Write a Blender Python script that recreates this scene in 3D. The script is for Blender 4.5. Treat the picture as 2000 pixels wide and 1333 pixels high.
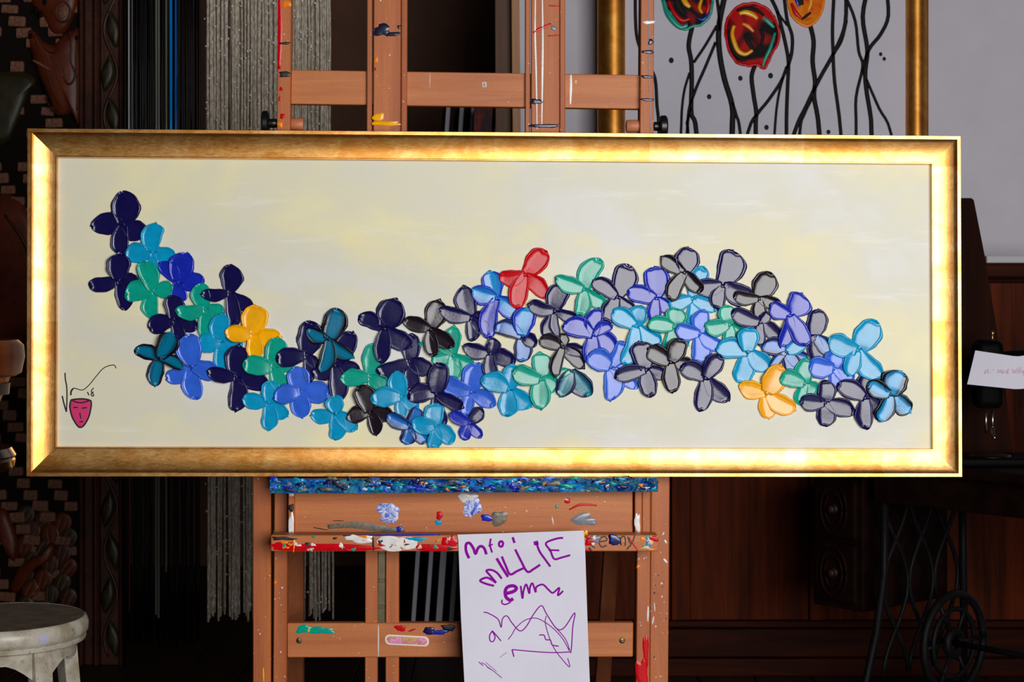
import bpy, bmesh, math, random
import numpy as np
from mathutils import Vector, Matrix

# ------------------------------------------------------------------ reset
for o in list(bpy.data.objects):
    bpy.data.objects.remove(o, do_unlink=True)
scene = bpy.context.scene
COL = scene.collection
R = math.radians

# ------------------------------------------------------------------ camera / world / light
FPX = 3400.0            # focal length in photo pixels (2000 wide)
CX, CY = 1000.0, 570.0  # principal point (level camera, lens shifted down)
CAMZ = 1.15
cam_d = bpy.data.cameras.new('camera')
cam_d.sensor_width = 36.0
cam_d.lens = FPX / 2000.0 * 36.0
cam_d.shift_y = -(666.5 - CY) / 2000.0
cam_d.clip_start = 0.05
cam_d.dof.use_dof = True
cam_d.dof.focus_distance = 3.39
cam_d.dof.aperture_fstop = 11.0
cam = bpy.data.objects.new('camera', cam_d)
cam.location = (0, 0, CAMZ)
cam.rotation_euler = (R(90), 0, 0)
COL.objects.link(cam)
scene.camera = cam

scene.view_settings.view_transform = 'Standard'
scene.view_settings.look = 'None'
scene.view_settings.exposure = 0.0
scene.view_settings.gamma = 1.0
scene.view_settings.use_curve_mapping = False

world = bpy.data.worlds.new('world')
scene.world = world
world.use_nodes = True
world.node_tree.nodes['Background'].inputs[0].default_value = (0.9, 0.93, 1.0, 1)
world.node_tree.nodes['Background'].inputs[1].default_value = 0.010

def area_light(name, loc, target, sx, sy, watts, col):
    d = bpy.data.lights.new(name, 'AREA')
    d.shape = 'RECTANGLE'; d.size = sx; d.size_y = sy
    d.energy = watts; d.color = col
    o = bpy.data.objects.new(name, d)
    o.location = loc
    o.rotation_euler = (Vector(target) - Vector(loc)).to_track_quat('-Z', 'Y').to_euler()
    COL.objects.link(o)
    return o
# one large studio softbox to the right of the camera
area_light('softbox_light', (1.60, -0.85, 1.58), (0.30, 3.4, 1.1), 2.75, 2.2, 206.0, (1.0, 0.985, 0.97))

# ------------------------------------------------------------------ helpers
def srgb(r, g, b):
    def f(c):
        c /= 255.0
        return c / 12.92 if c <= 0.04045 else ((c + 0.055) / 1.055) ** 2.4
    return (f(r), f(g), f(b), 1.0)

def P(px, py, Y):
    """point of the place seen at photo pixel (px,py) at distance Y from the camera"""
    return Vector(((px - CX) / FPX * Y, Y, CAMZ - (py - CY) / FPX * Y))

def tag(o, label=None, cat=None, group=None, kind=None):
    if label: o['label'] = label
    if cat: o['category'] = cat
    if group: o['group'] = group
    if kind: o['kind'] = kind
    return o

def empty(name, loc=(0, 0, 0), rot=None):
    o = bpy.data.objects.new(name, None)
    o.empty_display_size = 0.05
    o.location = loc
    if rot is not None: o.rotation_euler = rot
    COL.objects.link(o)
    return o

def obj(name, bm, m, parent=None, sharp=None, smooth=False):
    me = bpy.data.meshes.new(name)
    bm.normal_update()
    bm.to_mesh(me); bm.free()
    if smooth or sharp is not None:
        me.polygons.foreach_set('use_smooth', [True] * len(me.polygons))
    if sharp is not None:
        me.set_sharp_from_angle(angle=R(sharp))
    o = bpy.data.objects.new(name, me)
    for mm in (m if isinstance(m, (list, tuple)) else [m]):
        me.materials.append(mm)
    COL.objects.link(o)
    if parent is not None:
        o.parent = parent
    return o

def dup(o, parent, loc=None, rot=None, scale=None):
    c = o.copy(); COL.objects.link(c); c.parent = parent
    if loc is not None: c.location = loc
    if rot is not None: c.rotation_euler = rot
    if scale is not None: c.scale = scale
    return c

def bevel_all(bm, w, seg=1):
    if w > 0:
        bmesh.ops.bevel(bm, geom=list(bm.edges), offset=w, segments=seg, affect='EDGES', profile=0.5)

def add_hexa(bm, front, back):
    """front, back: 4 points each in matching order"""
    vf = [bm.verts.new(p) for p in front]
    vb = [bm.verts.new(p) for p in back]
    bm.faces.new(vf); bm.faces.new(vb[::-1])
    for i in range(4):
        j = (i + 1) % 4
        bm.faces.new((vf[j], vf[i], vb[i], vb[j]))

def hexa_bm(front, back, bev=0.0, seg=1):
    bm = bmesh.new()
    add_hexa(bm, front, back)
    bmesh.ops.recalc_face_normals(bm, faces=bm.faces)
    bevel_all(bm, bev, seg)
    return bm

def box_bm(x0, x1, y0, y1, z0, z1, bev=0.0, seg=1):
    f = [Vector((x0, y0, z1)), Vector((x1, y0, z1)), Vector((x1, y0, z0)), Vector((x0, y0, z0))]
    b = [Vector((p.x, y1, p.z)) for p in f]
    return hexa_bm(f, b, bev, seg)

def add_tube(bm, pts, rad, sides=8, cap=True):
    n = len(pts)
    rings = []
    prev = None
    for i, p in enumerate(pts):
        d = (pts[min(i + 1, n - 1)] - pts[max(i - 1, 0)])
        d = d.normalized() if d.length > 1e-9 else Vector((0, 0, 1))
        if prev is None:
            ref = Vector((0, 1, 0)) if abs(d.y) < 0.9 else Vector((1, 0, 0))
            a = d.cross(ref).normalized()
        else:
            a = (prev - d * prev.dot(d))
            a = a.normalized() if a.length > 1e-6 else d.orthogonal().normalized()
        prev = a
        b = d.cross(a)
        r = rad[i] if isinstance(rad, (list, tuple)) else rad
        rings.append([bm.verts.new(p + a * (r * math.cos(2 * math.pi * k / sides)) + b * (r * math.sin(2 * math.pi * k / sides))) for k in range(sides)])
    for i in range(n - 1):
        for k in range(sides):
            k2 = (k + 1) % sides
            bm.faces.new((rings[i][k], rings[i][k2], rings[i + 1][k2], rings[i + 1][k]))
    if cap:
        bm.faces.new(rings[0][::-1]); bm.faces.new(rings[-1])

def lathe_bm(prof, cx=0, cy=0, sides=48):
    """prof: list of (r,z)"""
    bm = bmesh.new()
    rings = []
    for r, z in prof:
        if r < 1e-6:
            rings.append([bm.verts.new((cx, cy, z))])
        else:
            rings.append([bm.verts.new((cx + r * math.cos(2 * math.pi * k / sides), cy + r * math.sin(2 * math.pi * k / sides), z)) for k in range(sides)])
    for i in range(len(rings) - 1):
        a, b = rings[i], rings[i + 1]
        for k in range(sides):
            k2 = (k + 1) % sides
            if len(a) == 1 and len(b) == 1: continue
            if len(a) == 1: bm.faces.new((a[0], b[k2], b[k]))
            elif len(b) == 1: bm.faces.new((a[k], a[k2], b[0]))
            else: bm.faces.new((a[k], a[k2], b[k2], b[k]))
    bmesh.ops.recalc_face_normals(bm, faces=bm.faces)
    return bm

def catmull(pts, per=6, closed=False):
    pts = [tuple(p) for p in pts]
    n = len(pts)
    if n < 3 and not closed:
        a, b = pts[0], pts[-1]
        return [tuple(a[k] + (b[k] - a[k]) * i / per for k in range(len(a))) for i in range(per + 1)]
    out = []
    rng = n if closed else n - 1
    for i in range(rng):
        if closed:
            p0, p1, p2, p3 = pts[(i - 1) % n], pts[i], pts[(i + 1) % n], pts[(i + 2) % n]
        else:
            p0, p1, p2, p3 = pts[max(i - 1, 0)], pts[i], pts[i + 1], pts[min(i + 2, n - 1)]
        for j in range(per):
            t = j / per
            out.append(tuple(0.5 * ((2 * p1[k]) + (-p0[k] + p2[k]) * t + (2 * p0[k] - 5 * p1[k] + 4 * p2[k] - p3[k]) * t * t
                                    + (-p0[k] + 3 * p1[k] - 3 * p2[k] + p3[k]) * t ** 3) for k in range(len(p1))))
    if not closed: out.append(pts[-1])
    return out

def add_ribbon(bm, pts, w, fmap, th, per=5, taper=False):
    """raised paint/ink line: pts in photo px, w half-width px, fmap(px,py,off)->Vector, th height"""
    c = catmull(pts, per)
    n = len(c)
    rows = []
    for i, p in enumerate(c):
        a = c[max(i - 1, 0)]; b = c[min(i + 1, n - 1)]
        dx, dy = b[0] - a[0], b[1] - a[1]
        l = math.hypot(dx, dy) or 1.0
        nx, ny = -dy / l, dx / l
        ww = p[2] if len(p) > 2 else w
        if taper: ww *= 0.45 + 0.55 * math.sin(math.pi * min(max(i / (n - 1), 0.12), 0.88))
        rows.append([bm.verts.new(fmap(p[0] + nx * ww, p[1] + ny * ww, 0.0)),
                     bm.verts.new(fmap(p[0] + nx * ww * .6, p[1] + ny * ww * .6, th)),
                     bm.verts.new(fmap(p[0] - nx * ww * .6, p[1] - ny * ww * .6, th)),
                     bm.verts.new(fmap(p[0] - nx * ww, p[1] - ny * ww, 0.0))])
    for i in range(n - 1):
        for k in range(3):
            bm.faces.new((rows[i][k], rows[i][k + 1], rows[i + 1][k + 1], rows[i + 1][k]))
    bm.faces.new(rows[0]); bm.faces.new(rows[-1][::-1])

def add_blob(bm, outline, fmap, th, rings=(1.0, 0.86, 0.6, 0.3)):
    """domed daub with the given outline (photo px)"""
    n = len(outline)
    cx = sum(p[0] for p in outline) / n; cy = sum(p[1] for p in outline) / n
    rr = []
    for q in rings:
        h = th * (1 - q ** 4) ** 0.5 if q < 1 else 0.0
        rr.append([bm.verts.new(fmap(cx + (p[0] - cx) * q, cy + (p[1] - cy) * q, h)) for p in outline])
    for i in range(len(rr) - 1):
        for k in range(n):
            k2 = (k + 1) % n
            bm.faces.new((rr[i][k], rr[i][k2], rr[i + 1][k2], rr[i + 1][k]))
    bm.faces.new(rr[-1])

def blot_outline(x0, x1, y0, y1, seed, rough=0.22, n=22):
    rnd = random.Random(seed)
    cx, cy = (x0 + x1) / 2, (y0 + y1) / 2
    pts = []
    ph = [rnd.uniform(0, 6.28) for _ in range(4)]
    for k in range(n):
        a = 2 * math.pi * k / n
        r = 1 + rough * (0.5 * math.sin(2 * a + ph[0]) + 0.5 * math.sin(3 * a + ph[1]) + 0.4 * math.sin(5 * a + ph[2])) + rnd.uniform(-.5, .5) * rough
        ca, sa = math.cos(a), math.sin(a)
        # squarish
        m = (abs(ca) ** 3 + abs(sa) ** 3) ** (-1 / 3)
        pts.append((cx + (x1 - x0) / 2 * ca * m * r, cy + (y1 - y0) / 2 * sa * m * r))
    return pts

# ------------------------------------------------------------------ materials
def new_mat(name):
    m = bpy.data.materials.new(name)
    m.use_nodes = True
    nt = m.node_tree
    b = nt.nodes['Principled BSDF']
    return m, nt, b

def node(nt, typ, **kw):
    n = nt.nodes.new(typ)
    for k, v in kw.items():
        setattr(n, k, v)
    return n

def noise(nt, vec, scale, detail=4, rough=.55, dist=0.0):
    n = node(nt, 'ShaderNodeTexNoise')
    n.inputs['Scale'].default_value = scale
    n.inputs['Detail'].default_value = detail
    n.inputs['Roughness'].default_value = rough
    n.inputs['Distortion'].default_value = dist
    if vec is not None: nt.links.new(vec, n.inputs['Vector'])
    return n.outputs['Fac']

def ramp(nt, fac, stops, interp='LINEAR'):
    r = node(nt, 'ShaderNodeValToRGB')
    cr = r.color_ramp
    cr.interpolation = interp
    while len(cr.elements) < len(stops): cr.elements.new(0.5)
    for e, (p, c) in zip(cr.elements, stops):
        e.position = p; e.color = c
    nt.links.new(fac, r.inputs['Fac'])
    return r.outputs['Color']

def objcoord(nt, scale=(1, 1, 1), loc=(0, 0, 0)):
    t = node(nt, 'ShaderNodeTexCoord')
    mp = node(nt, 'ShaderNodeMapping')
    mp.inputs['Scale'].default_value = scale
    mp.inputs['Location'].default_value = loc
    nt.links.new(t.outputs['Object'], mp.inputs['Vector'])
    return mp.outputs['Vector']

def bump(nt, b, h, strength=.3, dist=.001):
    n = node(nt, 'ShaderNodeBump')
    n.inputs['Strength'].default_value = strength
    n.inputs['Distance'].default_value = dist
    nt.links.new(h, n.inputs['Height'])
    nt.links.new(n.outputs['Normal'], b.inputs['Normal'])

def mixc(nt, fac, a, b, typ='MIX'):
    m = node(nt, 'ShaderNodeMix', data_type='RGBA', blend_type=typ)
    for s, v in ((m.inputs[0], fac), (m.inputs[6], a), (m.inputs[7], b)):
        if isinstance(v, (int, float)): s.default_value = v
        elif isinstance(v, tuple): s.default_value = v
        else: nt.links.new(v, s)
    return m.outputs[2]

def math1(nt, op, a, b=None):
    n = node(nt, 'ShaderNodeMath', operation=op)
    for s, v in ((n.inputs[0], a), (n.inputs[1], b)):
        if v is None: continue
        if isinstance(v, (int, float)): s.default_value = v
        else: nt.links.new(v, s)
    return n.outputs[0]

def plain(name, col, rough=.5, metal=0.0, spec=.5, nscale=None, namt=.15, bscale=None, bstr=.2, bdist=.001):
    m, nt, b = new_mat(name)
    b.inputs['Roughness'].default_value = rough
    b.inputs['Metallic'].default_value = metal
    b.inputs['Specular IOR Level'].default_value = spec
    v = objcoord(nt)
    if nscale:
        f = noise(nt, v, nscale, 5)
        lo = tuple(c * (1 - namt) for c in col[:3]) + (1,)
        hi = tuple(min(1, c * (1 + namt)) for c in col[:3]) + (1,)
        nt.links.new(ramp(nt, f, [(.3, lo), (.7, hi)]), b.inputs['Base Color'])
    else:
        b.inputs['Base Color'].default_value = col
    if bscale:
        bump(nt, b, noise(nt, v, bscale, 4), bstr, bdist)
    return m

def wood(name, c1, c2, axis, rough=.5, spec=.4, scale=60, stretch=.05, fleck=None, bstr=.15, lines=True):
    m, nt, b = new_mat(name)
    sc = [1, 1, 1]; sc['xyz'.index(axis)] = stretch
    v = objcoord(nt, tuple(sc))
    f1 = noise(nt, v, scale * .35, 5, .6, 1.2)
    f2 = noise(nt, v, scale * 4, 3, .6)
    mid = tuple((a + c) / 2 for a, c in zip(c1, c2))
    col = ramp(nt, f1, [(.28, c1), (.5, mid), (.72, c2)])
    col = mixc(nt, math1(nt, 'MULTIPLY', f2, .45), col, tuple(c * .55 for c in c1[:3]) + (1,))
    # little beech flecks / spatter
    if fleck:
        vf = objcoord(nt, tuple(.35 if i == 'xyz'.index(axis) else 1 for i in range(3)))
        g = noise(nt, vf, 1000, 1, .5)
        col = mixc(nt, ramp(nt, g, [(.60, (0, 0, 0, 1)), (.68, (.7, .7, .7, 1))]), col, tuple(c * .62 for c in c1[:3]) + (1,))
        vs = objcoord(nt, (1, 1, 1), (3.1, 1.7, .3))
        g2 = noise(nt, vs, 150, 1.5, .5)
        col = mixc(nt, ramp(nt, g2, [(fleck, (0, 0, 0, 1)), (fleck + .012, (1, 1, 1, 1))]), col, srgb(215, 205, 200))
    nt.links.new(col, b.inputs['Base Color'])
    b.inputs['Roughness'].default_value = rough
    b.inputs['Specular IOR Level'].default_value = spec
    bump(nt, b, f2, bstr, .001)
    return m

PAINTC = dict(navy=(20, 15, 72), black=(26, 15, 27), turq=(6, 148, 196), teal=(6, 156, 134), royal=(22, 40, 172),
              peri=(48, 98, 212), yellow=(244, 172, 4), red=(196, 6, 22))
def paint(name, c1, c2=None, mode='edge', rough=.17):
    """glossy acrylic. c2 = second pigment streaked along the stroke (u across, v along)"""
    m, nt, b = new_mat('paint_' + name)
    v = objcoord(nt)
    c1 = srgb(*c1)
    if c2 is None:
        f = noise(nt, v, 55, 3)
        lo = tuple(c * .88 for c in c1[:3]) + (1,); hi = tuple(min(1, c * 1.12) for c in c1[:3]) + (1,)
        col = ramp(nt, f, [(.3, lo), (.7, hi)])
    else:
        c2 = srgb(*c2)
        uv = node(nt, 'ShaderNodeUVMap')
        mp = node(nt, 'ShaderNodeMapping'); mp.inputs['Scale'].default_value = (5, .5, 1)
        nt.links.new(uv.outputs[0], mp.inputs['Vector'])
        ad = node(nt, 'ShaderNodeVectorMath', operation='ADD')
        nt.links.new(mp.outputs[0], ad.inputs[0])
        sc = node(nt, 'ShaderNodeVectorMath', operation='SCALE'); sc.inputs[3].default_value = 9.0
        nt.links.new(v, sc.inputs[0]); nt.links.new(sc.outputs[0], ad.inputs[1])
        f = noise(nt, ad.outputs[0], 1.6, 3, .5, .6)
        sx = node(nt, 'ShaderNodeSeparateXYZ'); nt.links.new(uv.outputs[0], sx.inputs[0])
        e = math1(nt, 'ABSOLUTE', math1(nt, 'SUBTRACT', sx.outputs[0], .5))     # 0 .. .5
        g = math1(nt, 'ADD', math1(nt, 'MULTIPLY', e, 1.1), math1(nt, 'MULTIPLY', f, .5))
        col = ramp(nt, g, [(.42, c2), (.68, c1)])
    nt.links.new(col, b.inputs['Base Color'])
    b.inputs['Roughness'].default_value = rough
    b.inputs['Specular IOR Level'].default_value = .45
    h = noise(nt, v, 210, 3, .6)
    bump(nt, b, h, .16, .0006)
    return m
MP = {k: paint(k, v) for k, v in PAINTC.items()}
MP['red'].node_tree.nodes['Principled BSDF'].inputs['Specular IOR Level'].default_value = .25
MP['blackteal'] = paint('blackteal', (16, 8, 18), (4, 112, 150))
MP['navyblue'] = paint('navyblue', (18, 16, 80), (14, 104, 186))
MP['turqblack'] = paint('turqblack', (18, 8, 18), (4, 146, 204))
MP['turqblue'] = paint('turqblue', (22, 52, 186), (10, 140, 204))
MP['navyteal'] = paint('navyteal', (18, 14, 62), (10, 120, 140))
MP['yelred'] = paint('yelred', (240, 164, 4), (246, 168, 40))
MP['white'] = paint('white', (226, 222, 220))
MP['orange'] = paint('orange', (240, 130, 10))
MP['darkblue'] = paint('darkblue', (26, 30, 56))
MP['ink'] = plain('ink_black', srgb(16, 14, 20), .45)
MP['pink'] = plain('ink_pink', srgb(205, 40, 105), .5)
MP['purple'] = plain('ink_purple', srgb(140, 8, 156), .8, 0, .1)
MP['grey'] = paint('grey', (120, 124, 136))
def swirl(name, stops, sc):
    m, nt, b = new_mat('paint_' + name)
    f = noise(nt, objcoord(nt), sc, 2, .5, 2.0)
    nt.links.new(ramp(nt, f, [(p, srgb(*c)) for p, c in stops]), b.inputs['Base Color'])
    b.inputs['Roughness'].default_value = .3
    return m
MP['bluewhite'] = swirl('bluewhite', [(.34, (36, 66, 190)), (.45, (90, 120, 210)), (.52, (216, 218, 232)), (.62, (60, 96, 206)), (.7, (220, 222, 232))], 48)
MP['smear'] = swirl('smear', [(.3, (44, 84, 84)), (.5, (120, 104, 80)), (.7, (30, 70, 90))], 40)
MP['mess'] = swirl('mess', [(.3, (190, 20, 26)), (.42, (222, 216, 210)), (.5, (228, 150, 30)), (.56, (210, 205, 205)), (.64, (30, 60, 130)), (.72, (20, 20, 26))], 42)
MP['blackline'] = plain('paint_blackline', srgb(13, 10, 12), .6, 0, .2)

def gold_mat(name, base=(240, 190, 120), dark=(208, 140, 64), rough=.33, seg=.152, axis=0):
    m, nt, b = new_mat(name)
    v = objcoord(nt)
    sx = node(nt, 'ShaderNodeSeparateXYZ'); nt.links.new(v, sx.inputs[0])
    # separate gold leaves: each about 15 cm long
    q = math1(nt, 'FLOOR', math1(nt, 'DIVIDE', sx.outputs[axis], seg))
    wn = node(nt, 'ShaderNodeTexWhiteNoise', noise_dimensions='1D'); nt.links.new(q, wn.inputs['W'])
    f = noise(nt, v, 14, 6, .65, .8)
    fine = noise(nt, objcoord(nt, (.25, 1, 1) if axis == 0 else (1, .25, 1)), 190, 4, .7, 1.5)
    tot = math1(nt, 'ADD', math1(nt, 'MULTIPLY', f, .65), math1(nt, 'MULTIPLY', wn.outputs['Value'], .11))
    tot = math1(nt, 'ADD', tot, math1(nt, 'MULTIPLY', fine, .3))
    col = ramp(nt, tot, [(.42, srgb(*dark)), (.66, srgb(*base)), (.9, srgb(248, 206, 130))])
    nt.links.new(col, b.inputs['Base Color'])
    b.inputs['Metallic'].default_value = 1.0
    r = math1(nt, 'ADD', math1(nt, 'MULTIPLY', fine, .18), rough - .08)
    nt.links.new(r, b.inputs['Roughness'])
    bump(nt, b, fine, .12, .0006)
    return m
GOLD = gold_mat('gold_leaf')
GOLDV = gold_mat('gold_leaf_side', axis=1)
GOLDB = gold_mat('gold_leaf_old', (232, 172, 84), (196, 126, 54), .5, .3)

def canvas_mat():
    m, nt, b = new_mat('primed_canvas')
    v = objcoord(nt)
    big = noise(nt, objcoord(nt, (1, 1.2, 1), (2.3, .4, 0)), 3.4, 4, .55, .3)
    big2 = noise(nt, objcoord(nt, (1, 1.5, 1), (7.7, 3.1, 0)), 5.2, 4, .5, .2)
    col = ramp(nt, big, [(.28, srgb(236, 228, 182)), (.42, srgb(224, 219, 190)), (.56, srgb(218, 216, 200)), (.70, srgb(222, 222, 220))])
    y = ramp(nt, big2, [(.54, (0, 0, 0, 1)), (.74, (.6, .6, .6, 1))])
    col = mixc(nt, y, col, srgb(240, 228, 166))
    # horizontal dry-brush strokes
    st = noise(nt, objcoord(nt, (.9, 7, 1), (1.1, .2, 0)), 3.6, 6, .7, .2)
    col = mixc(nt, ramp(nt, st, [(.58, (0, 0, 0, 1)), (.72, (.6, .6, .6, 1))]), col, srgb(236, 236, 230))
    nt.links.new(col, b.inputs['Base Color'])
    b.inputs['Roughness'].default_value = .42
    b.inputs['Specular IOR Level'].default_value = .25
    w1 = noise(nt, objcoord(nt, (.12, 1, 1)), 900, 2, .5)
    w2 = noise(nt, objcoord(nt, (1, .12, 1)), 900, 2, .5)
    bump(nt, b, math1(nt, 'ADD', w1, w2), .18, .0008)
    return m
CANVAS = canvas_mat()
BEECH_V = wood('beech_upright', srgb(160, 80, 36), srgb(204, 118, 60), 'y', fleck=.74)
BEECH_H = wood('beech_rail', srgb(174, 94, 46), srgb(212, 132, 72), 'x', fleck=.76)
BEECH_SHADE = wood('beech_leg_shaded', srgb(112, 58, 32), srgb(150, 86, 50), 'y')  # darker beech copy: shade on the rear legs put into the colour
BLACKP = plain('black_plastic', srgb(14, 14, 16), .35)
STEEL = plain('ratchet_steel', srgb(104, 96, 76), .35, .8, nscale=40)
SCREW = plain('screw_brass', srgb(120, 105, 80), .4, 1.0)

# ------------------------------------------------------------------ the plane of the painting (leans back, turned slightly)
_XL = (51 - CX) / FPX * 3.365; _XR = (1879.5 - CX) / FPX * 3.435
UX = Vector((_XR - _XL, 0.07, 0)).normalized()
_lean = R(0.79)
VX = Vector((0, math.sin(_lean), math.cos(_lean)))
VX = (VX - UX * VX.dot(UX)).normalized()
NX = UX.cross(VX).normalized()          # towards the camera
if NX.y > 0: NX = -NX
CAMP = Vector((0, 0, CAMZ))

class Frame:
    def __init__(self, origin):
        self.o = origin
        self.m = Matrix(((UX.x, VX.x, NX.x, origin.x), (UX.y, VX.y, NX.y, origin.y), (UX.z, VX.z, NX.z, origin.z), (0, 0, 0, 1)))
    def at(self, px, py, n=0.0):
        d = Vector(((px - CX) / FPX, 1.0, -(py - CY) / FPX))
        t = ((self.o + NX * n) - CAMP).dot(NX) / d.dot(NX)
        q = CAMP + d * t - self.o
        return Vector((q.dot(UX), q.dot(VX), q.dot(NX)))
    def root(self, name):
        e = empty(name)
        e.matrix_world = self.m
        return e
_c = P(965, 592, 3.4)
_tmp = Frame(_c)
_b = _tmp.at(965, 932.5, 0.0)
FP = Frame(_c + UX * _b.x + VX * _b.y)                       # painting: bottom centre
FE = Frame(FP.o - VX * (FP.o.z / VX.z))                      # easel: same plane, origin on the floor

# ================================================================== THE SETTING
WALLW = plain('white_plaster', srgb(206, 202, 212), .85, nscale=6, namt=.04, bscale=60, bstr=.25, bdist=.004)
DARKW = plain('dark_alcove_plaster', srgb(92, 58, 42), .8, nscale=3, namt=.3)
FLOORW = wood('dark_floor_boards', srgb(34, 22, 16), srgb(62, 40, 26), 'y', .45, .4, 24)
YW = 5.72
fl = obj('floor', box_bm(-3.2, 3.6, -1.0, 7.6, -.06, -.012), FLOORW)
tag(fl, kind='structure')
bm0 = box_bm(-.084, .084, -4.3, 4.3, -.012, 0, .003)
plank0 = None
for i in range(40):
    x = -3.115 + i * .1705
    if x > 3.5: break
    if plank0 is None:
        plank0 = obj('floor_plank', bm0, FLOORW, fl); plank0.location = (x, 3.3, 0)
    else:
        dup(plank0, fl, (x, 3.3, 0))
xw = P(1008, 0, YW).x
wb = obj('wall_back', box_bm(xw, 3.6, YW, YW + .14, 0, 2.9), WALLW); tag(wb, kind='structure')
wd = obj('wall_alcove', box_bm(-3.2, xw, 7.3, 7.45, 0, 2.9), DARKW); tag(wd, kind='structure')

# ================================================================== MAIN PAINTING
root = FP.root('framed_painting')
tag(root, 'long gold-framed painting of a blue flower garland, resting on the wooden easel', 'painting')
# canvas
q = [FP.at(x, y, 0.0) for x, y in ((96, 294), (1834, 308), (1836, 890), (94, 888))]
bmc = bmesh.new()
add_hexa(bmc, q, [p + Vector((0, 0, -.016)) for p in q]); bmesh.ops.recalc_face_normals(bmc, faces=bmc.faces)
obj('canvas', bmc, CANVAS, root)
# frame rails
OUT = [(52, 250), (1878, 265), (1881, 933), (50, 932)]
INN = [(112, 308), (1819, 321), (1821, 877), (110, 873)]
def rails(parent, fr_out, fr_in, prof, m, names):
    """prof: (fraction from outer to inner edge, height); fr_* corner points in local x,y"""
    for i in range(4):
        j = (i + 1) % 4
        bm = bmesh.new()
        A = []; B = []
        for f, n in prof:
            pa = fr_out[i].lerp(fr_in[i], f); pb = fr_out[j].lerp(fr_in[j], f)
            A.append(bm.verts.new((pa.x, pa.y, n))); B.append(bm.verts.new((pb.x, pb.y, n)))
        k = len(A)
        for a in range(k):
            b = (a + 1) % k
            bm.faces.new((A[a], A[b], B[b], B[a]))
        bm.faces.new(A[::-1]); bm.faces.new(B)
        bmesh.ops.recalc_face_normals(bm, faces=bm.faces)
        o = obj(names, bm, m[i % 2], parent, sharp=28)
prof = [(0, -.022), (0, .0225), (.015, .024), (.13, .024), (.145, .0195)]
for i in range(15):
    t = (i + 1) / 15
    prof.append((.145 + .79 * t, .0090 + .0098 * (1 - t) ** 2.0))
prof += [(.955, .0112), (.985, .0112), (1.0, .004), (1.0, -.022)]
fo = [FP.at(x, y, .028) for x, y in OUT]; fi = [FP.at(x, y, .009) for x, y in INN]
for p in fo + fi: p.z = 0
rails(root, fo, fi, prof, (GOLD, GOLDV), 'frame_rail')

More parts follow.
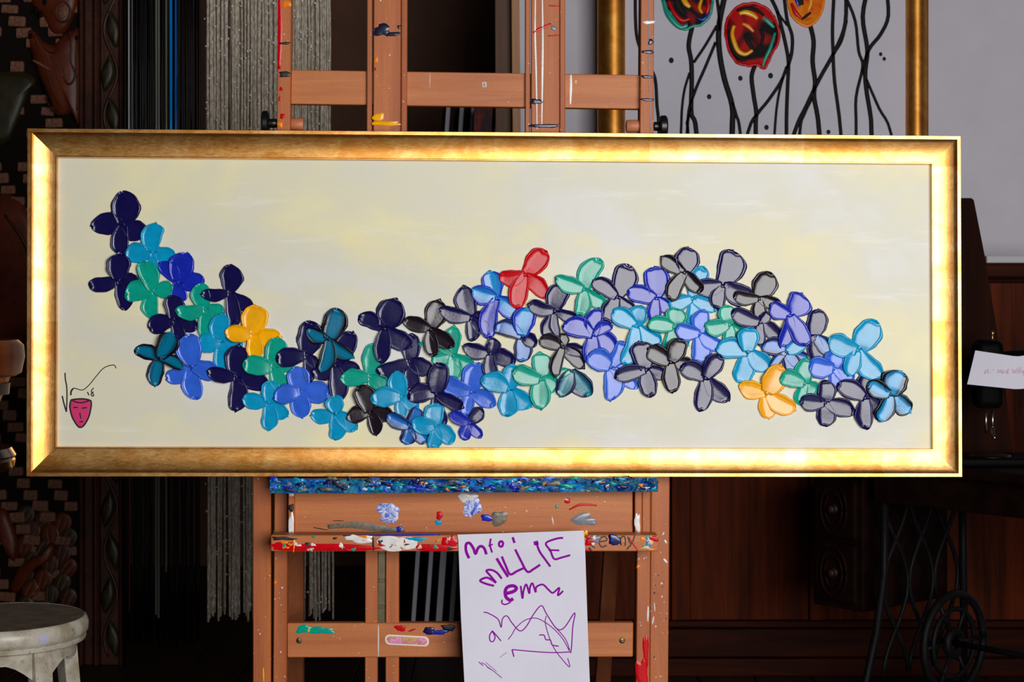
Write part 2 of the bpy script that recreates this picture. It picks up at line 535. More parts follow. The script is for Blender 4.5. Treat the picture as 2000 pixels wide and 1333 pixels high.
# ---- the impasto flowers: colour, centre, petals (tip x, tip y, half width[, colour])  -- bottom layer first
FL = [
 ('navy', 241,439, [(241,375,27),(177,443,20),(288,455,19),(239,497,17)]),
 ('turq', 297,493, [(304,436,20),(245,492,18),(344,504,15),(304,541,14)]),
 ('navy', 232,547, [(232,498,22),(175,557,14),(271,560,16),(244,605,17)]),
 ('royal',347,552, [(366,494,23),(311,513,15),(399,549,17),(352,591,18)]),
 ('teal', 299,568, [(278,512,18),(245,578,19),(338,562,15),(297,626,16)]),
 ('navy', 339,624, [(335,577,18),(290,641,17),(385,640,17),(350,687,14)]),
 ('teal', 400,604, [(392,555,18),(344,608,14),(437,606,14),(397,660,15)]),
 ('navy', 448,572, [(450,518,21),(392,574,12),(495,600,14),(460,637,15)]),
 ('turq', 429,667, [(437,612,19),(388,676,18),(474,673,14),(432,722,17)]),
 ('peri', 375,715, [(372,655,24),(324,741,15),(426,729,18),(383,779,19)]),
 ('blackteal',312,700, [(337,651,20),(264,684,14),(358,721,11),(301,755,16)]),
 ('navy', 461,737, [(468,674,22),(404,727,14),(522,752,17),(458,804,18)]),
 ('yellow',493,652, [(500,597,25),(439,650,16),(550,658,17),(496,702,16)]),
 ('teal', 533,718, [(541,659,21),(476,712,18),(575,716,12),(554,763,16)]),
 ('turq', 524,787, [(530,744,18),(473,780,15),(562,815,14),(524,842,16)]),
 ('navy', 598,693, [(606,629,24),(540,700,17),(623,714,11),(604,746,12)]),
 ('peri', 587,765, [(577,718,21),(534,777,17),(643,768,20),(592,817,19)]),
 ('navy', 654,715, [(688,648,22),(610,731,14),(704,722,13),(661,786,17)]),
 ('blackteal',642,664, [(660,605,23),(599,644,14),(691,700,14),(627,728,15)]),
 ('teal', 723,737, [(731,671,21),(664,740,16),(760,754,15),(739,776,13)]),
 ('navy', 799,707, [(807,652,18),(737,727,16),(846,722,17),(806,764,16)]),
 ('navy', 751,643, [(776,584,26),(701,620,15),(804,678,18),(745,710,16)]),
 ('turq', 656,807, [(655,773,17),(606,811,14),(696,840,15),(653,860,16)]),
 ('black',721,806, [(702,755,20),(677,818,15),(769,815,15),(735,852,14)]),
 ('turq', 783,776, [(773,725,19),(726,781,18),(816,797,13),(785,819,12)]),
 ('teal', 885,695, [(888,636,17),(843,703,13),(819,673,8),(926,712,13),(885,743,16)]),
 ('black',841,644, [(861,586,21),(787,626,14),(886,678,15),(848,696,14)]),
 ('navy', 920,622, [(905,558,20),(858,604,15),(950,617,10),(953,648,14),(923,666,14)]),
 ('turqblue',969,583, [(957,529,20),(921,567,18),(1012,615,18),(953,661,17,'royal')]),
 ('peri', 920,766, [(934,709,22),(865,745,17),(966,793,16),(911,812,14)]),
 ('navy', 851,770, [(860,711,20),(798,776,18),(906,796,13),(869,831,14)]),
 ('navyblue',801,835, [(816,795,14),(755,813,14),(834,865,14),(790,868,15)]),
 ('turq', 850,832, [(849,789,19),(804,827,17),(886,863,15),(843,876,14)]),
 ('royal',917,827, [(942,797,13,'navy'),(878,808,12),(940,855,10),(905,860,12)]),
 ('red',  1025,537, [(1066,490,20),(975,541,16),(1071,584,16),(1010,603,18)]),
 ('navyblue',1020,657, [(1031,601,21,'turqblue'),(966,640,16),(1048,674,14,'navy'),(1020,707,17)]),
 ('navy', 1083,608, [(1099,557,21),(1032,593,14),(1141,629,12),(1066,661,14),(1091,661,10)]),
 ('teal', 1140,566, [(1171,507,20),(1085,543,16),(1183,594,15),(1132,616,15)]),
 ('navy', 957,692, [(965,660,14),(904,676,15),(1006,706,16),(963,739,14)]),
 ('turq', 993,761, [(1003,712,19),(941,742,19),(1038,796,18),(989,813,19)]),
 ('teal', 1056,742, [(1053,688,19),(1002,724,18),(1089,760,17),(1056,800,19)]),
 ('navyteal',1116,725, [(1093,775,17),(1153,773,20),(1086,738,10,'teal')]),
 ('black',1099,679, [(1143,688,13,'navy'),(1099,651,10),(1053,665,15),(1141,721,15),(1084,737,12)]),
 ('navy', 1205,581, [(1227,519,23),(1158,548,16),(1242,611,14),(1186,629,17)]),
 ('royal',1159,654, [(1169,602,18),(1100,636,20),(1196,635,12),(1202,689,19),(1152,713,17)]),
 ('peri', 1193,717, [(1216,667,15),(1147,697,21),(1240,715,11),(1246,757,13),(1192,784,19)]),
 ('turq', 1242,637, [(1251,597,18),(1197,608,18),(1292,673,17),(1219,713,16)]),
 ('royal',1282,584, [(1278,521,23),(1226,571,17),(1307,609,14),(1277,628,13)]),
 ('turq', 1352,584, [(1376,523,17),(1307,597,15),(1401,604,16),(1350,637,14)]),
 ('navy', 1411,560, [(1433,490,26),(1360,564,18),(1468,581,21),(1401,603,15)]),
 ('navyteal',1337,533, [(1345,483,23,'navy'),(1291,502,15,'black'),(1371,568,14,'black'),(1309,587,15,'black')]),
 ('teal', 1316,639, [(1318,601,20),(1265,634,16),(1345,676,11),(1304,686,15)]),
 ('peri', 1367,652, [(1374,605,17),(1321,640,16),(1413,677,14),(1367,710,19)]),
 ('teal', 1425,635, [(1418,596,17),(1377,640,16),(1454,649,9),(1426,675,13)]),
 ('black',1483,584, [(1505,533,24),(1434,576,13),(1525,598,13),(1483,627,14)]),
 ('navy', 1592,657, [(1597,604,20),(1619,691,15,'navyblue'),(1598,707,16),(1574,672,9)]),
 ('navy', 1485,630, [(1500,610,11),(1431,608,16),(1527,668,15),(1485,677,13)]),
 ('turq', 1462,688, [(1464,641,20),(1400,680,19),(1502,724,19),(1446,751,20)]),
 ('navyblue',1536,688, [(1572,664,15,'turq'),(1489,676,17),(1506,721,9),(1578,703,18),(1553,735,18)]),
 ('royal',1543,617, [(1568,574,23),(1505,595,16),(1577,676,18),(1526,679,14)]),
 ('navy', 1262,723, [(1249,667,23),(1202,736,15),(1299,735,13),(1273,775,17)]),
 ('black',1310,708, [(1330,662,18),(1264,683,18),(1358,720,14),(1315,767,16)]),
 ('navy', 1378,739, [(1408,696,17),(1332,715,18),(1424,784,17),(1368,804,18)]),
 ('yelred',1498,768, [(1525,715,23),(1444,752,17,'yellow'),(1554,801,18),(1502,819,17)]),
 ('teal', 1572,750, [(1578,701,18),(1525,737,16),(1595,767,14),(1565,794,13)]),
 ('peri', 1629,720, [(1632,687,18),(1582,713,20),(1667,743,15),(1633,766,13)]),
 ('navy', 1612,787, [(1611,744,18),(1563,783,16),(1669,806,17),(1612,833,18)]),
 ('navy', 1690,778, [(1695,726,21),(1636,752,18),(1720,807,16),(1692,838,17)]),
 ('turq', 1675,685, [(1710,628,26),(1618,662,21),(1722,741,20),(1656,734,16)]),
 ('turqblack',1740,771, [(1762,726,25),(1698,749,17),(1779,806,18),(1716,822,17)]),
]
S_ = [-1, -.95, -.88, -.80, -.68, -.5, -.25, 0, .25, .5, .68, .80, .88, .95, 1]
T_ = [0, .07, .15, .25, .36, .47, .58, .67, .75, .82, .88, .925, .958, .98, .993, 1]
def gwidth(t, tm, pw):
    if t <= tm: return .42 + .58 * math.sin(math.pi / 2 * t / tm) ** 1.0
    x = (t - tm) / (1 - tm)
    return max(0.0, 1 - x ** pw) ** .5
zmap = np.zeros((700, 1900), np.float32)      # highest paint so far (mm), per photo px
def sm(x): x = max(0, min(1, x)); return x * x * (3 - 2 * x)
rndf = random.Random(11)
for fi_, (colr, cx, cy, pets) in enumerate(FL):
    cen = FP.at(cx, cy, .004)
    zc = 0.0
    plist = []
    for pk, pt in enumerate(pets):
        tx, ty, hw = pt[0], pt[1], pt[2] * 1.12
        pcol = pt[3] if len(pt) > 3 else colr
        L = math.hypot(tx - cx, ty - cy)
        ax, ay = (tx - cx) / L, (ty - cy) / L
        nx, ny = -ay, ax
        tm = rndf.uniform(.50, .62); pw = rndf.choice([1.9, 2.1, 2.4, 2.8, 1.6])
        bend = rndf.uniform(-.12, .12) * L
        ph = [rndf.uniform(0, 6.28) for _ in range(5)]
        # steep side of the knife stroke: upper / left side
        steep = 1 if (nx * -.6 + ny * -.8) > 0 else -1
        s0 = (rndf.uniform(.62, .78) if cx < 800 else rndf.uniform(.25, .66)) * steep
        slope_f = rndf.uniform(-.05, .075)
        slope_s = rndf.uniform(2.6, 3.8) / ((1 - abs(s0)) * hw * .9)
        tip_up = rndf.uniform(-.02, .03)
        def pos2(s, t):
            g = gwidth(t, tm, pw)
            g *= 1 + .05 * math.sin(7 * t + ph[0] + (1.7 if s > 0 else 0)) + .03 * math.sin(17 * t + ph[1] + (2.3 if s > 0 else 0))
            tt = t + (.03 * math.sin(3 * s + ph[2]) + .02 * math.sin(7 * s + ph[3])) * max(0, t - .6) / .4
            o = bend * math.sin(math.pi * t)
            return cx + ax * L * tt + nx * (hw * s * g + o), cy + ay * L * tt + ny * (hw * s * g + o)
        grid = [[pos2(s, t) for s in S_] for t in T_]
        # height of what lies below
        zb = 0.0
        for i in range(2, len(T_)):
            for j in range(1, len(S_) - 1, 2):
                x, y = grid[i][j]
                zb = max(zb, float(zmap[int(y) - 300, int(x)]))
        zb = min(zb, 13.0)
        plist.append((pk, grid, zb, pcol, hw, steep, s0, slope_f, slope_s, tip_up, ph, L))
        zc = max(zc, zb)
    # pinch where the four strokes meet
    bm = bmesh.new()
    star = []
    for k in range(16):
        a = 2 * math.pi * k / 16
        r = 3.6 + 1.6 * math.cos(4 * a + fi_) + .6 * math.sin(3 * a + fi_)
        star.append((cx + r * math.cos(a), cy + r * math.sin(a)))
    zst = (zc + 1.1) * .001
    add_blob(bm, star, lambda x, y, h: FP.at(x, y, zst + h - .0008), .0019)
    bmesh.ops.recalc_face_normals(bm, faces=bm.faces)
    flo = obj('flower', bm, MP[colr], root, smooth=True)
    for (pk, grid, zb, pcol, hw, steep, s0, sf, ss, tip_up, ph, L) in plist:
        bm = bmesh.new()
        uvl = bm.loops.layers.uv.new('UVMap')
        V = []; uvof = {}
        for i, t in enumerate(T_):
            row = []
            for j, s in enumerate(S_):
                x, y = grid[i][j]
                e = abs(s); qd = max(e, (t - .5) / .5 if t > .5 else 0)
                # two facets either side of the fold line s0, heights in mm
                d = (s - s0) * steep
                g = gwidth(t, .58, 2.1)
                h = (ss * d if d > 0 else -sf * d) * hw * max(g, .25) * .9
                h += tip_up * t * L
                h += .14 * math.sin(5 * t + ph[4]) * (1 - e)
                rim = 1.5 * math.exp(-((qd - .9) / .055) ** 2)
                edge = sm((1.0 - qd) / .09)
                hh = 1.0 + (h + .8) * (.35 + .65 * sm(t / .3)) + rim
                z = zb + max(.35, hh) * (.25 + .75 * edge)
                v = bm.verts.new(FP.at(x, y, z * .001))
                uvof[v] = ((s + 1) / 2, t)
                row.append(v)
                if 0 < i and qd < .97:
                    iy, ix = int(y) - 300, int(x)
                    zmap[iy - 1:iy + 2, ix - 1:ix + 2] = np.maximum(zmap[iy - 1:iy + 2, ix - 1:ix + 2], min(z, zb + 3.3))
            V.append(row)
        for i in range(len(T_) - 1):
            for j in range(len(S_) - 1):
                bm.faces.new((V[i][j], V[i][j + 1], V[i + 1][j + 1], V[i + 1][j]))
        # skirt down to the canvas
        loop = [V[i][0] for i in range(len(T_))] + [V[-1][j] for j in range(1, len(S_))] + [V[i][-1] for i in range(len(T_) - 2, -1, -1)] + [V[0][j] for j in range(len(S_) - 2, 0, -1)]
        low = []
        for v in loop:
            w = bm.verts.new((v.co.x, v.co.y, max(.0002, min(v.co.z - .0004, (zb - 2.6) * .001)))); uvof[w] = uvof[v]; low.append(w)
        n = len(loop)
        for k in range(n):
            k2 = (k + 1) % n
            bm.faces.new((loop[k], loop[k2], low[k2], low[k]))
        for f in bm.faces:
            for l in f.loops: l[uvl].uv = uvof[l.vert]
        bmesh.ops.remove_doubles(bm, verts=bm.verts, dist=.00004)
        bmesh.ops.recalc_face_normals(bm, faces=bm.faces)
        obj('petal', bm, MP[pcol], flo, smooth=True)

# ---- signature and little pink face drawn at lower left
fc = lambda x, y, h: FP.at(x, y, .0004 + h)
def T0(X, Y): return (X / 3.992, 666 + Y / 3.992)
bm = bmesh.new()
for st, w in (([(507,250),(510,300),(520,360),(522,450),(518,555)], 1.0), ([(518,555),(500,495),(485,430)], 1.1),
              ([(552,425),(555,390),(580,370),(640,385),(690,350),(740,290),(800,220),(850,195),(890,190),(905,215)], .7),
              ([(552,425),(556,392),(572,373)], 1.3),
              ([(680,400),(688,412),(693,426)], .9), ([(730,368),(712,392),(724,412),(731,428),(716,430),(712,414),(730,398)], .8)):
    add_ribbon(bm, [T0(*p) for p in st], w * 1.25, fc, .0004)
bmesh.ops.recalc_face_normals(bm, faces=bm.faces)
obj('signature', bm, MP['ink'], root)
mo = catmull([T0(*p) for p in [(552,472),(562,460),(640,453),(700,464),(712,484),(708,530),(690,600),(655,660),(625,676),(600,658),(565,600),(548,540),(545,500)]], 4, True)
bm = bmesh.new(); add_blob(bm, mo, fc, .0003); bmesh.ops.recalc_face_normals(bm, faces=bm.faces)
mk = obj('painted_face', bm, MP['pink'], root)
fc2 = lambda x, y, h: FP.at(x, y, .0006 + h)
bm = bmesh.new()
add_ribbon(bm, mo + [mo[0]], 1.5, fc2, .0004, per=1)
for st in ([(560,462),(590,478),(640,483),(695,467)], [(572,520),(608,521)], [(638,526),(678,521)], [(622,562),(630,608)], [(620,632),(648,630)]):
    add_ribbon(bm, [T0(*p) for p in st], 1.3, fc2, .0004)
bmesh.ops.recalc_face_normals(bm, faces=bm.faces)
obj('outline', bm, MP['ink'], mk)

# ================================================================== EASEL
er = FE.root('studio_easel')
tag(er, 'paint-spattered beech studio easel holding the long gold-framed painting', 'easel')
def eboard(name, quad, n, th, m=BEECH_V, bev=.0015, parent=None):
    f = [FE.at(x, y, n) for x, y in quad]
    return obj(name, hexa_bm(f, [p + Vector((0, 0, -th)) for p in f], bev), m, parent or er)
def rectq(x0, y0, x1, y1): return [(x0, y0), (x1, y0), (x1, y1), (x0, y1)]
upL = eboard('upright', [(543.5, -160), (569.5, -160), (558, 1560), (532, 1560)], -.027, .045)
upR = eboard('upright', [(1253, -160), (1279, -160), (1267, 1560), (1241, 1560)], -.027, .045)
lgL = eboard('leg', [(494, 285), (529, 285), (529, 1722), (494, 1722)], -.034, .042)
lgR = eboard('leg', [(1277, 285), (1313, 285), (1302, 1722), (1266, 1722)], -.034, .042)
barT = eboard('crossbar', [(569, 136.5), (1254, 146.5), (1252, 213), (568, 203)], -.042, .022, BEECH_H)
# masts
mL = eboard('mast', [(730.5, -190), (784, -190), (781, 860), (727, 860)], -.027, .014)
eboard('mast_edge', [(784.4, -190), (796, -190), (793, 860), (781.4, 860)], -.0245, .03)
eboard('mast_edge', [(717.5, -190), (727.5, -190), (724.5, 860), (714.5, 860)], -.033, .026)
mR = eboard('mast', [(1038, -190), (1093, -190), (1093, 860), (1037, 860)], -.027, .014)
eboard('mast_edge', [(1093.4, -190), (1104, -190), (1104, 860), (1093.4, 860)], -.0245, .03)
eboard('mast_edge', [(1026.5, -190), (1036, -190), (1035, 860), (1025, 860)], -.033, .026)
# tray assembly
tb = eboard('back_board', [(575, 958), (1236, 958), (1236, 1044), (575, 1044)], -.004, .016, BEECH_H)
epL = eboard('end_block', rectq(563, 955, 575, 1046), .006, .05)
epR = eboard('end_block', rectq(1240, 955, 1254, 1046), .006, .05)
eboard('end_block', rectq(1254.5, 955, 1270, 1046), -.004, .05)
rb = eboard('tray_rail', [(529, 1046), (1286, 1046), (1286, 1077.5), (529, 1077.5)], .052, .050, BEECH_H)
# paint-encrusted ledge: displaced bar
bm = bmesh.new()
NXs, NYs, NZs = 300, 12, 8
a = FE.at(527, 932, .056); b = FE.at(1285, 961, .056)
def crust(u, v, z, nrm):
    rr = random.Random((round(u * 700), round(v * 700), round(z * 700)).__hash__())
    from mathutils import noise as mn
    h = mn.noise(Vector((u * 60, v * 90, z * 90))) * .0045 + mn.noise(Vector((u * 240, v * 300, z * 300))) * .0036 + mn.noise(Vector((u * 17, v * 30, 3))) * .001
    return Vector((u, v, z)) + nrm * h
def side(fn, nu, nv, nrm):
    g = [[bm.verts.new(crust(*fn(i / nu, j / nv), nrm)) for i in range(nu + 1)] for j in range(nv + 1)]
    for j in range(nv):
        for i in range(nu):
            bm.faces.new((g[j][i], g[j][i + 1], g[j + 1][i + 1], g[j + 1][i]))
x0, x1, y0, y1, zf, zk = a.x, b.x, b.y, a.y - .0055, .056, -.024
dg = Vector((0, 0, 1)); up = Vector((0, 1, 0))
side(lambda s, t: (x0 + (x1 - x0) * s, y0 + (y1 - y0) * t, zf), NXs, NYs, dg)
side(lambda s, t: (x0 + (x1 - x0) * s, y1, zf + (zk - zf) * t), NXs, NZs, dg * .3)
side(lambda s, t: (x0 + (x1 - x0) * s, y0, zf + (zk - zf) * t), NXs, NZs, dg * .3)
side(lambda s, t: (x0 + (x1 - x0) * s, y0 + (y1 - y0) * t, zk), NXs, NYs, dg * .1)
side(lambda s, t: (x0, y0 + (y1 - y0) * t, zk + (zf - zk) * s), NZs, NYs, dg * .3)
side(lambda s, t: (x1, y0 + (y1 - y0) * t, zk + (zf - zk) * s), NZs, NYs, dg * .3)
bmesh.ops.remove_doubles(bm, verts=bm.verts, dist=.0012)
bmesh.ops.recalc_face_normals(bm, faces=bm.faces)
m, nt, bs = new_mat('paint_crust')
v = objcoord(nt, (.35, 1, 1))
n1 = noise(nt, v, 62, 6, .74, 1.4)
n2 = noise(nt, objcoord(nt, (1, .6, 1), (5, 2, 1)), 14, 3, .65, .8)
c1 = ramp(nt, n1, [(.30, srgb(4, 10, 34)), (.41, srgb(6, 40, 100)), (.46, srgb(0, 96, 170)), (.50, srgb(8, 20, 50)), (.54, srgb(10, 120, 140)), (.57, srgb(6, 10, 24)), (.62, srgb(176, 170, 160)), (.66, srgb(20, 60, 110)), (.70, srgb(196, 120, 40))])
c2 = ramp(nt, n2, [(.36, srgb(0, 96, 190)), (.46, srgb(2, 34, 96)), (.54, srgb(0, 112, 200)), (.64, srgb(6, 124, 140))])
f = noise(nt, objcoord(nt, (1, 1, 1), (9, 1, 1)), 18, 4, .6)
nt.links.new(mixc(nt, ramp(nt, f, [(.47, (0, 0, 0, 1)), (.56, (1, 1, 1, 1))]), c1, c2), bs.inputs['Base Color'])
bs.inputs['Roughness'].default_value = .5; bs.inputs['Specular IOR Level'].default_value = .2
ledge = obj('paint_crusted_ledge', bm, m, er, sharp=50); ledge['label'] = 'ledge thickly crusted with blue paint'
# lower part
barB = eboard('crossbar', [(561, 1218), (1237, 1217), (1236, 1284), (561, 1285)], -.030, .022, BEECH_H)
eboard('mast_strip', [(713.5, 1060), (738, 1060), (737, 1400), (712.5, 1400)], -.034, .03)
eboard('mast_strip', [(753.5, 1060), (779.5, 1060), (779, 1400), (753, 1400)], -.034, .03)
rt = eboard('ratchet', [(739, 1060), (752.5, 1060), (752, 1225), (737.5, 1225)], -.038, .003, STEEL, .0005)
for yy in (1080, 1131, 1136, 1182, 1187):
    f = [FE.at(x, y, -.0365) for x, y in ((739, yy), (752, yy), (752, yy + 3), (739, yy + 3))]
    obj('ratchet_tooth', hexa_bm(f, [p + Vector((0, 0, -.004)) for p in f], .0006), STEEL, rt)
def erearleg(name, top, bot, w, zt, zb):
    # rear leg runs backwards to the floor
    f = []; k = []
    for (x, y), d in ((top, zt), (bot, zb)):
        for s in (-1, 1):
            f.append(FE.at(x + s * w, y, d))
    fr = [f[0], f[1], f[3], f[2]]
    return obj(name, hexa_bm(fr, [p + Vector((0, 0, -.035)) for p in fr], .0015), BEECH_SHADE, er)
erearleg('rear_leg', (577, 830), (578, 1640), 15, -.10, -.46)
erearleg('rear_leg', (1211, 830), (1158, 1640), 14.5, -.10, -.46)
# base stretcher on the floor joins legs and rear legs
eboard('base_rail', [(480, 1660), (545, 1660), (545, 1718), (480, 1718)], -.02, .52, BEECH_V)
eboard('base_rail', [(1254, 1660), (1316, 1660), (1316, 1718), (1254, 1718)], -.02, .52, BEECH_V)
eboard('crossbar', [(500, 1490), (1300, 1490), (1300, 1545), (500, 1545)], -.076, .02, BEECH_H)
# knobs and turned nuts
def eknob(x0, x1, yc, r, m, name, seg=24, flange=None):
    bm = bmesh.new()
    pts = [FE.at(x, yc, -.046) for x in (x0, x0 + (x1 - x0) * .08, x0 + (x1 - x0) * .92, x1)]
    rr = r * .001
    add_tube(bm, pts, [rr * .9, rr, rr, rr * .9], seg)
    if flange:
        fx0, fx1, fr = flange
        pts = [FE.at(x, yc, -.046) for x in (fx0, fx0 + (fx1 - fx0) * .2, fx0 + (fx1 - fx0) * .8, fx1)]
        add_tube(bm, pts, [fr * .00085, fr * .001, fr * .001, fr * .00085], 10)
    return obj(name, bm, m, er, sharp=40)
eknob(524, 541, 241, 9, BLACKP, 'clamp_knob', flange=(512, 526, 25))
eknob(1277, 1290, 247, 9, BLACKP, 'clamp_knob', flange=(1288, 1303, 22))
WN = plain('nut_wood', srgb(186, 112, 74), .5, nscale=50)
eknob(569, 593, 243, 13, WN, 'wooden_nut'); eknob(1223, 1252, 247, 13, WN, 'wooden_nut')
for x in (584, 1215):
    bm = bmesh.new()
    add_blob(bm, [(x + 6 * math.cos(k * .3927), 1252 + 6 * math.sin(k * .3927)) for k in range(16)], lambda px, py, h: FE.at(px, py, -.0302 + h), .0014)
    add_ribbon(bm, [(x - 4, 1254), (x + 4, 1250)], .9, lambda px, py, h: FE.at(px, py, -.0288 + h), .0005, 2)
    bmesh.ops.recalc_face_normals(bm, faces=bm.faces)
    obj('screw', bm, SCREW, barB, smooth=True)

# ---- dried paint on the easel (x0,x1,y0,y1,colour), on which board, at which front depth
def daub(par, n, x0, x1, y0, y1, colr, th=.0012, rough=.22, seed=None):
    bm = bmesh.new()
    add_blob(bm, blot_outline(x0, x1, y0, y1, seed or int(x0 * 7 + y0), rough), lambda px, py, h: FE.at(px, py, n + .0002 + h), th)
    bmesh.ops.recalc_face_normals(bm, faces=bm.faces)
    obj('paint_daub', bm, MP[colr], par, smooth=True)
def streak(par, n, pts, w, colr, th=.0006, taper=True):
    bm = bmesh.new()
    add_ribbon(bm, pts, w, lambda px, py, h: FE.at(px, py, n + .0001 + h), th, taper=taper)
    bmesh.ops.recalc_face_normals(bm, faces=bm.faces)
    obj('paint_streak', bm, MP[colr], par, smooth=True)
N1 = -.027
MPX = {}
for d in [(mL, N1, 731, 762, 47, 70, 'darkblue'), (mL, N1, 752, 782, 62, 71, 'darkblue'), (mL, N1, 776, 783, 49, 56, 'darkblue'), (mL, N1, 731, 739, 112, 122, 'orange'), (mL, N1, 731, 735, 132, 138, 'red'),
          (mL, N1, 728, 750, 222, 236, 'yellow'), (mL, N1, 728, 780, 237, 246, 'yellow'),
          (mR, N1, 1038, 1058, 193, 204, 'darkblue'), (mR, N1, 1038, 1092, 242, 250, 'darkblue'), (mR, N1, 1076, 1086, 50, 60, 'grey'),
          (upR, N1, 1253, 1277, 98, 105, 'darkblue'), (upR, N1, 1253, 1277, 147, 153, 'darkblue'), (upR, N1, 1252, 1277, 192, 198, 'darkblue'), (upR, N1, 1257, 1278, 40, 47, 'white'), (upR, N1, 1266, 1275, 76, 88, 'darkblue'),
          (upL, N1, 551, 568, 2, 14, 'orange'), (upL, N1, 544, 567, 82, 87, 'ink'), (upL, N1, 544, 569, 140, 150, 'ink'), (upL, N1, 546, 552, 170, 178, 'red'), (upL, N1, 544, 548, 188, 198, 'red'), (upL, N1, 547, 556, 222, 232, 'red'), (upL, N1, 542, 552, 238, 249, 'orange'),
          (tb, -.004, 738, 780, 983, 1020, 'bluewhite'), (tb, -.004, 898, 930, 964, 982, 'white'), (tb, -.004, 905, 937, 968, 1010, 'bluewhite'), (tb, -.004, 940, 962, 1006, 1019, 'royal'), (tb, -.004, 958, 991, 1000, 1026, 'smear'),
          (tb, -.004, 1118, 1152, 1004, 1026, 'grey'), (tb, -.004, 1140, 1166, 1012, 1026, 'grey'), (tb, -.004, 1103, 1114, 974, 984, 'red'), (tb, -.004, 1104, 1111, 974, 980, 'white'), (tb, -.004, 1084, 1091, 987, 993, 'teal'),
          (tb, -.004, 852, 864, 1000, 1015, 'red'), (tb, -.004, 850, 862, 1016, 1027, 'turq'), (tb, -.004, 774, 784, 1028, 1040, 'royal'),
          (epL, .006, 564, 574, 985, 1000, 'ink'), (epL, .006, 564, 574, 960, 970, 'white'), (epL, .006, 564, 574, 1004, 1043, 'white'), (epR, .006, 1240, 1250, 1004, 1040, 'white'),
          (barB, -.030, 580, 608, 1221, 1238, 'teal'), (barB, -.030, 600, 650, 1225, 1239, 'teal'), (barB, -.030, 600, 606, 1227, 1235, 'yellow'), (barB, -.030, 772, 792, 1222, 1234, 'red'), (barB, -.030, 826, 850, 1226, 1240, 'navyblue'), (barB, -.030, 840, 876, 1231, 1240, 'royal'), (barB, -.030, 862, 890, 1221, 1232, 'ink'),
          (upR, N1, 1242, 1266, 1290, 1345, 'red'), (upR, N1, 1256, 1267, 1240, 1300, 'red'), (upR, N1, 1243, 1250, 1104, 1111, 'orange'), (upL, N1, 535, 540, 1135, 1141, 'orange')]:
    daub(*d)
ND = .052
for d in [(530, 735, 1063, 1077, 'red', .10), (530, 590, 1060, 1070, 'red', .2), (808, 892, 1064, 1077, 'red', .12), (865, 893, 1047, 1070, 'red', .25), (738, 812, 1047, 1077, 'white', .14), (676, 730, 1046, 1060, 'white', .25), (790, 830, 1049, 1058, 'turq', .3),
          (532, 574, 1049, 1056, 'ink', .3), (596, 607, 1060, 1074, 'ink', .2), (545, 566, 1059, 1069, 'orange', .35), (572, 577, 1054, 1077, 'yellow', .2), (700, 722, 1046, 1054, 'orange', .3), (760, 772, 1058, 1072, 'teal', .3), (727, 731, 1046, 1077, 'ink', .15), (872, 884, 1066, 1076, 'ink', .3),
          (1142, 1164, 1052, 1066, 'red', .2), (1150, 1172, 1047, 1062, 'grey', .3), (1188, 1211, 1045, 1066, 'navyblue', .18), (1190, 1206, 1047, 1060, 'peri', .3), (1270, 1285, 1048, 1058, 'red', .3), (1262, 1270, 1047, 1077, 'turq', .12), (1140, 1148, 1036, 1046, 'yellow', .3)]:
    daub(rb, ND, *d[:5], rough=d[5])
for d in [(mR, N1, [(1046, -20), (1045, 60), (1047, 140), (1049, 253)], 1.8, 'white'), (mR, N1, [(1059, -20), (1060, 80), (1059, 170), (1058, 245)], 2.0, 'white'), (mR, N1, [(1041, 64), (1055, 56), (1076, 46)], 3, 'red'), (mR, N1, [(1072, 11), (1094, 12)], 1.4, 'red'), (mR, N1, [(1070, 70), (1094, 69)], 1.4, 'red'),
          (upR, N1, [(1267, -20), (1267, 100), (1269, 180), (1270, 255)], 1.2, 'grey'), (upL, N1, [(546, -20), (547, 60), (545, 135)], 4.5, 'red'),
          (barT, -.042, [(1115, 146), (1115, 170), (1114, 204)], 2.6, 'white'), (barT, -.042, [(840, 142), (839, 172)], .6, 'white'),
          (tb, -.004, [(640, 1030), (690, 1026), (740, 1033), (790, 1037)], 7, 'smear'), (tb, -.004, [(1112, 996), (1135, 986), (1165, 988)], 2.4, 'red'), (tb, -.004, [(612, 1031), (640, 1036)], 1, 'ink'), (tb, -.004, [(1078, 1010), (1081, 1025)], 1.2, 'white'), (tb, -.004, [(650, 1018), (672, 1018)], .8, 'ink'),
          (rb, ND, [(670, 1047), (780, 1046), (860, 1045)], 1.6, 'royal'), (rb, ND, [(1228, 1050), (1236, 1062), (1246, 1077)], 1.6, 'red'),
          (barB, -.030, [(798, 1234), (812, 1229)], 1.6, 'red'), (barB, -.030, [(739, 1222), (739, 1284)], 1.2, 'white'),
          (lgR, -.034, [(1278, 1178), (1279, 1195)], 1.0, 'white'), (lgR, -.034, [(1277, 1205), (1274, 1220)], 1.6, 'white'), (upR, N1, [(1266, 1185), (1265, 1215)], 2, 'white'), (lgL, -.034, [(514, 1305), (515, 1335)], 1.6, 'yellow'), (lgR, -.034, [(1290, 1142), (1295, 1138)], 1.5, 'white'), (lgR, -.034, [(1296, 1092), (1303, 1100)], 2.2, 'white'), (lgR, -.034, [(1298, 1055), (1302, 1062)], 2, 'white'), (lgR, -.034, [(1297, 1040), (1294, 1046)], 1.6, 'white'),
          (upR, N1, [(1262, 1310), (1259, 1328)], 1.6, 'turq')]:
    streak(*d)
rnr = random.Random(21)
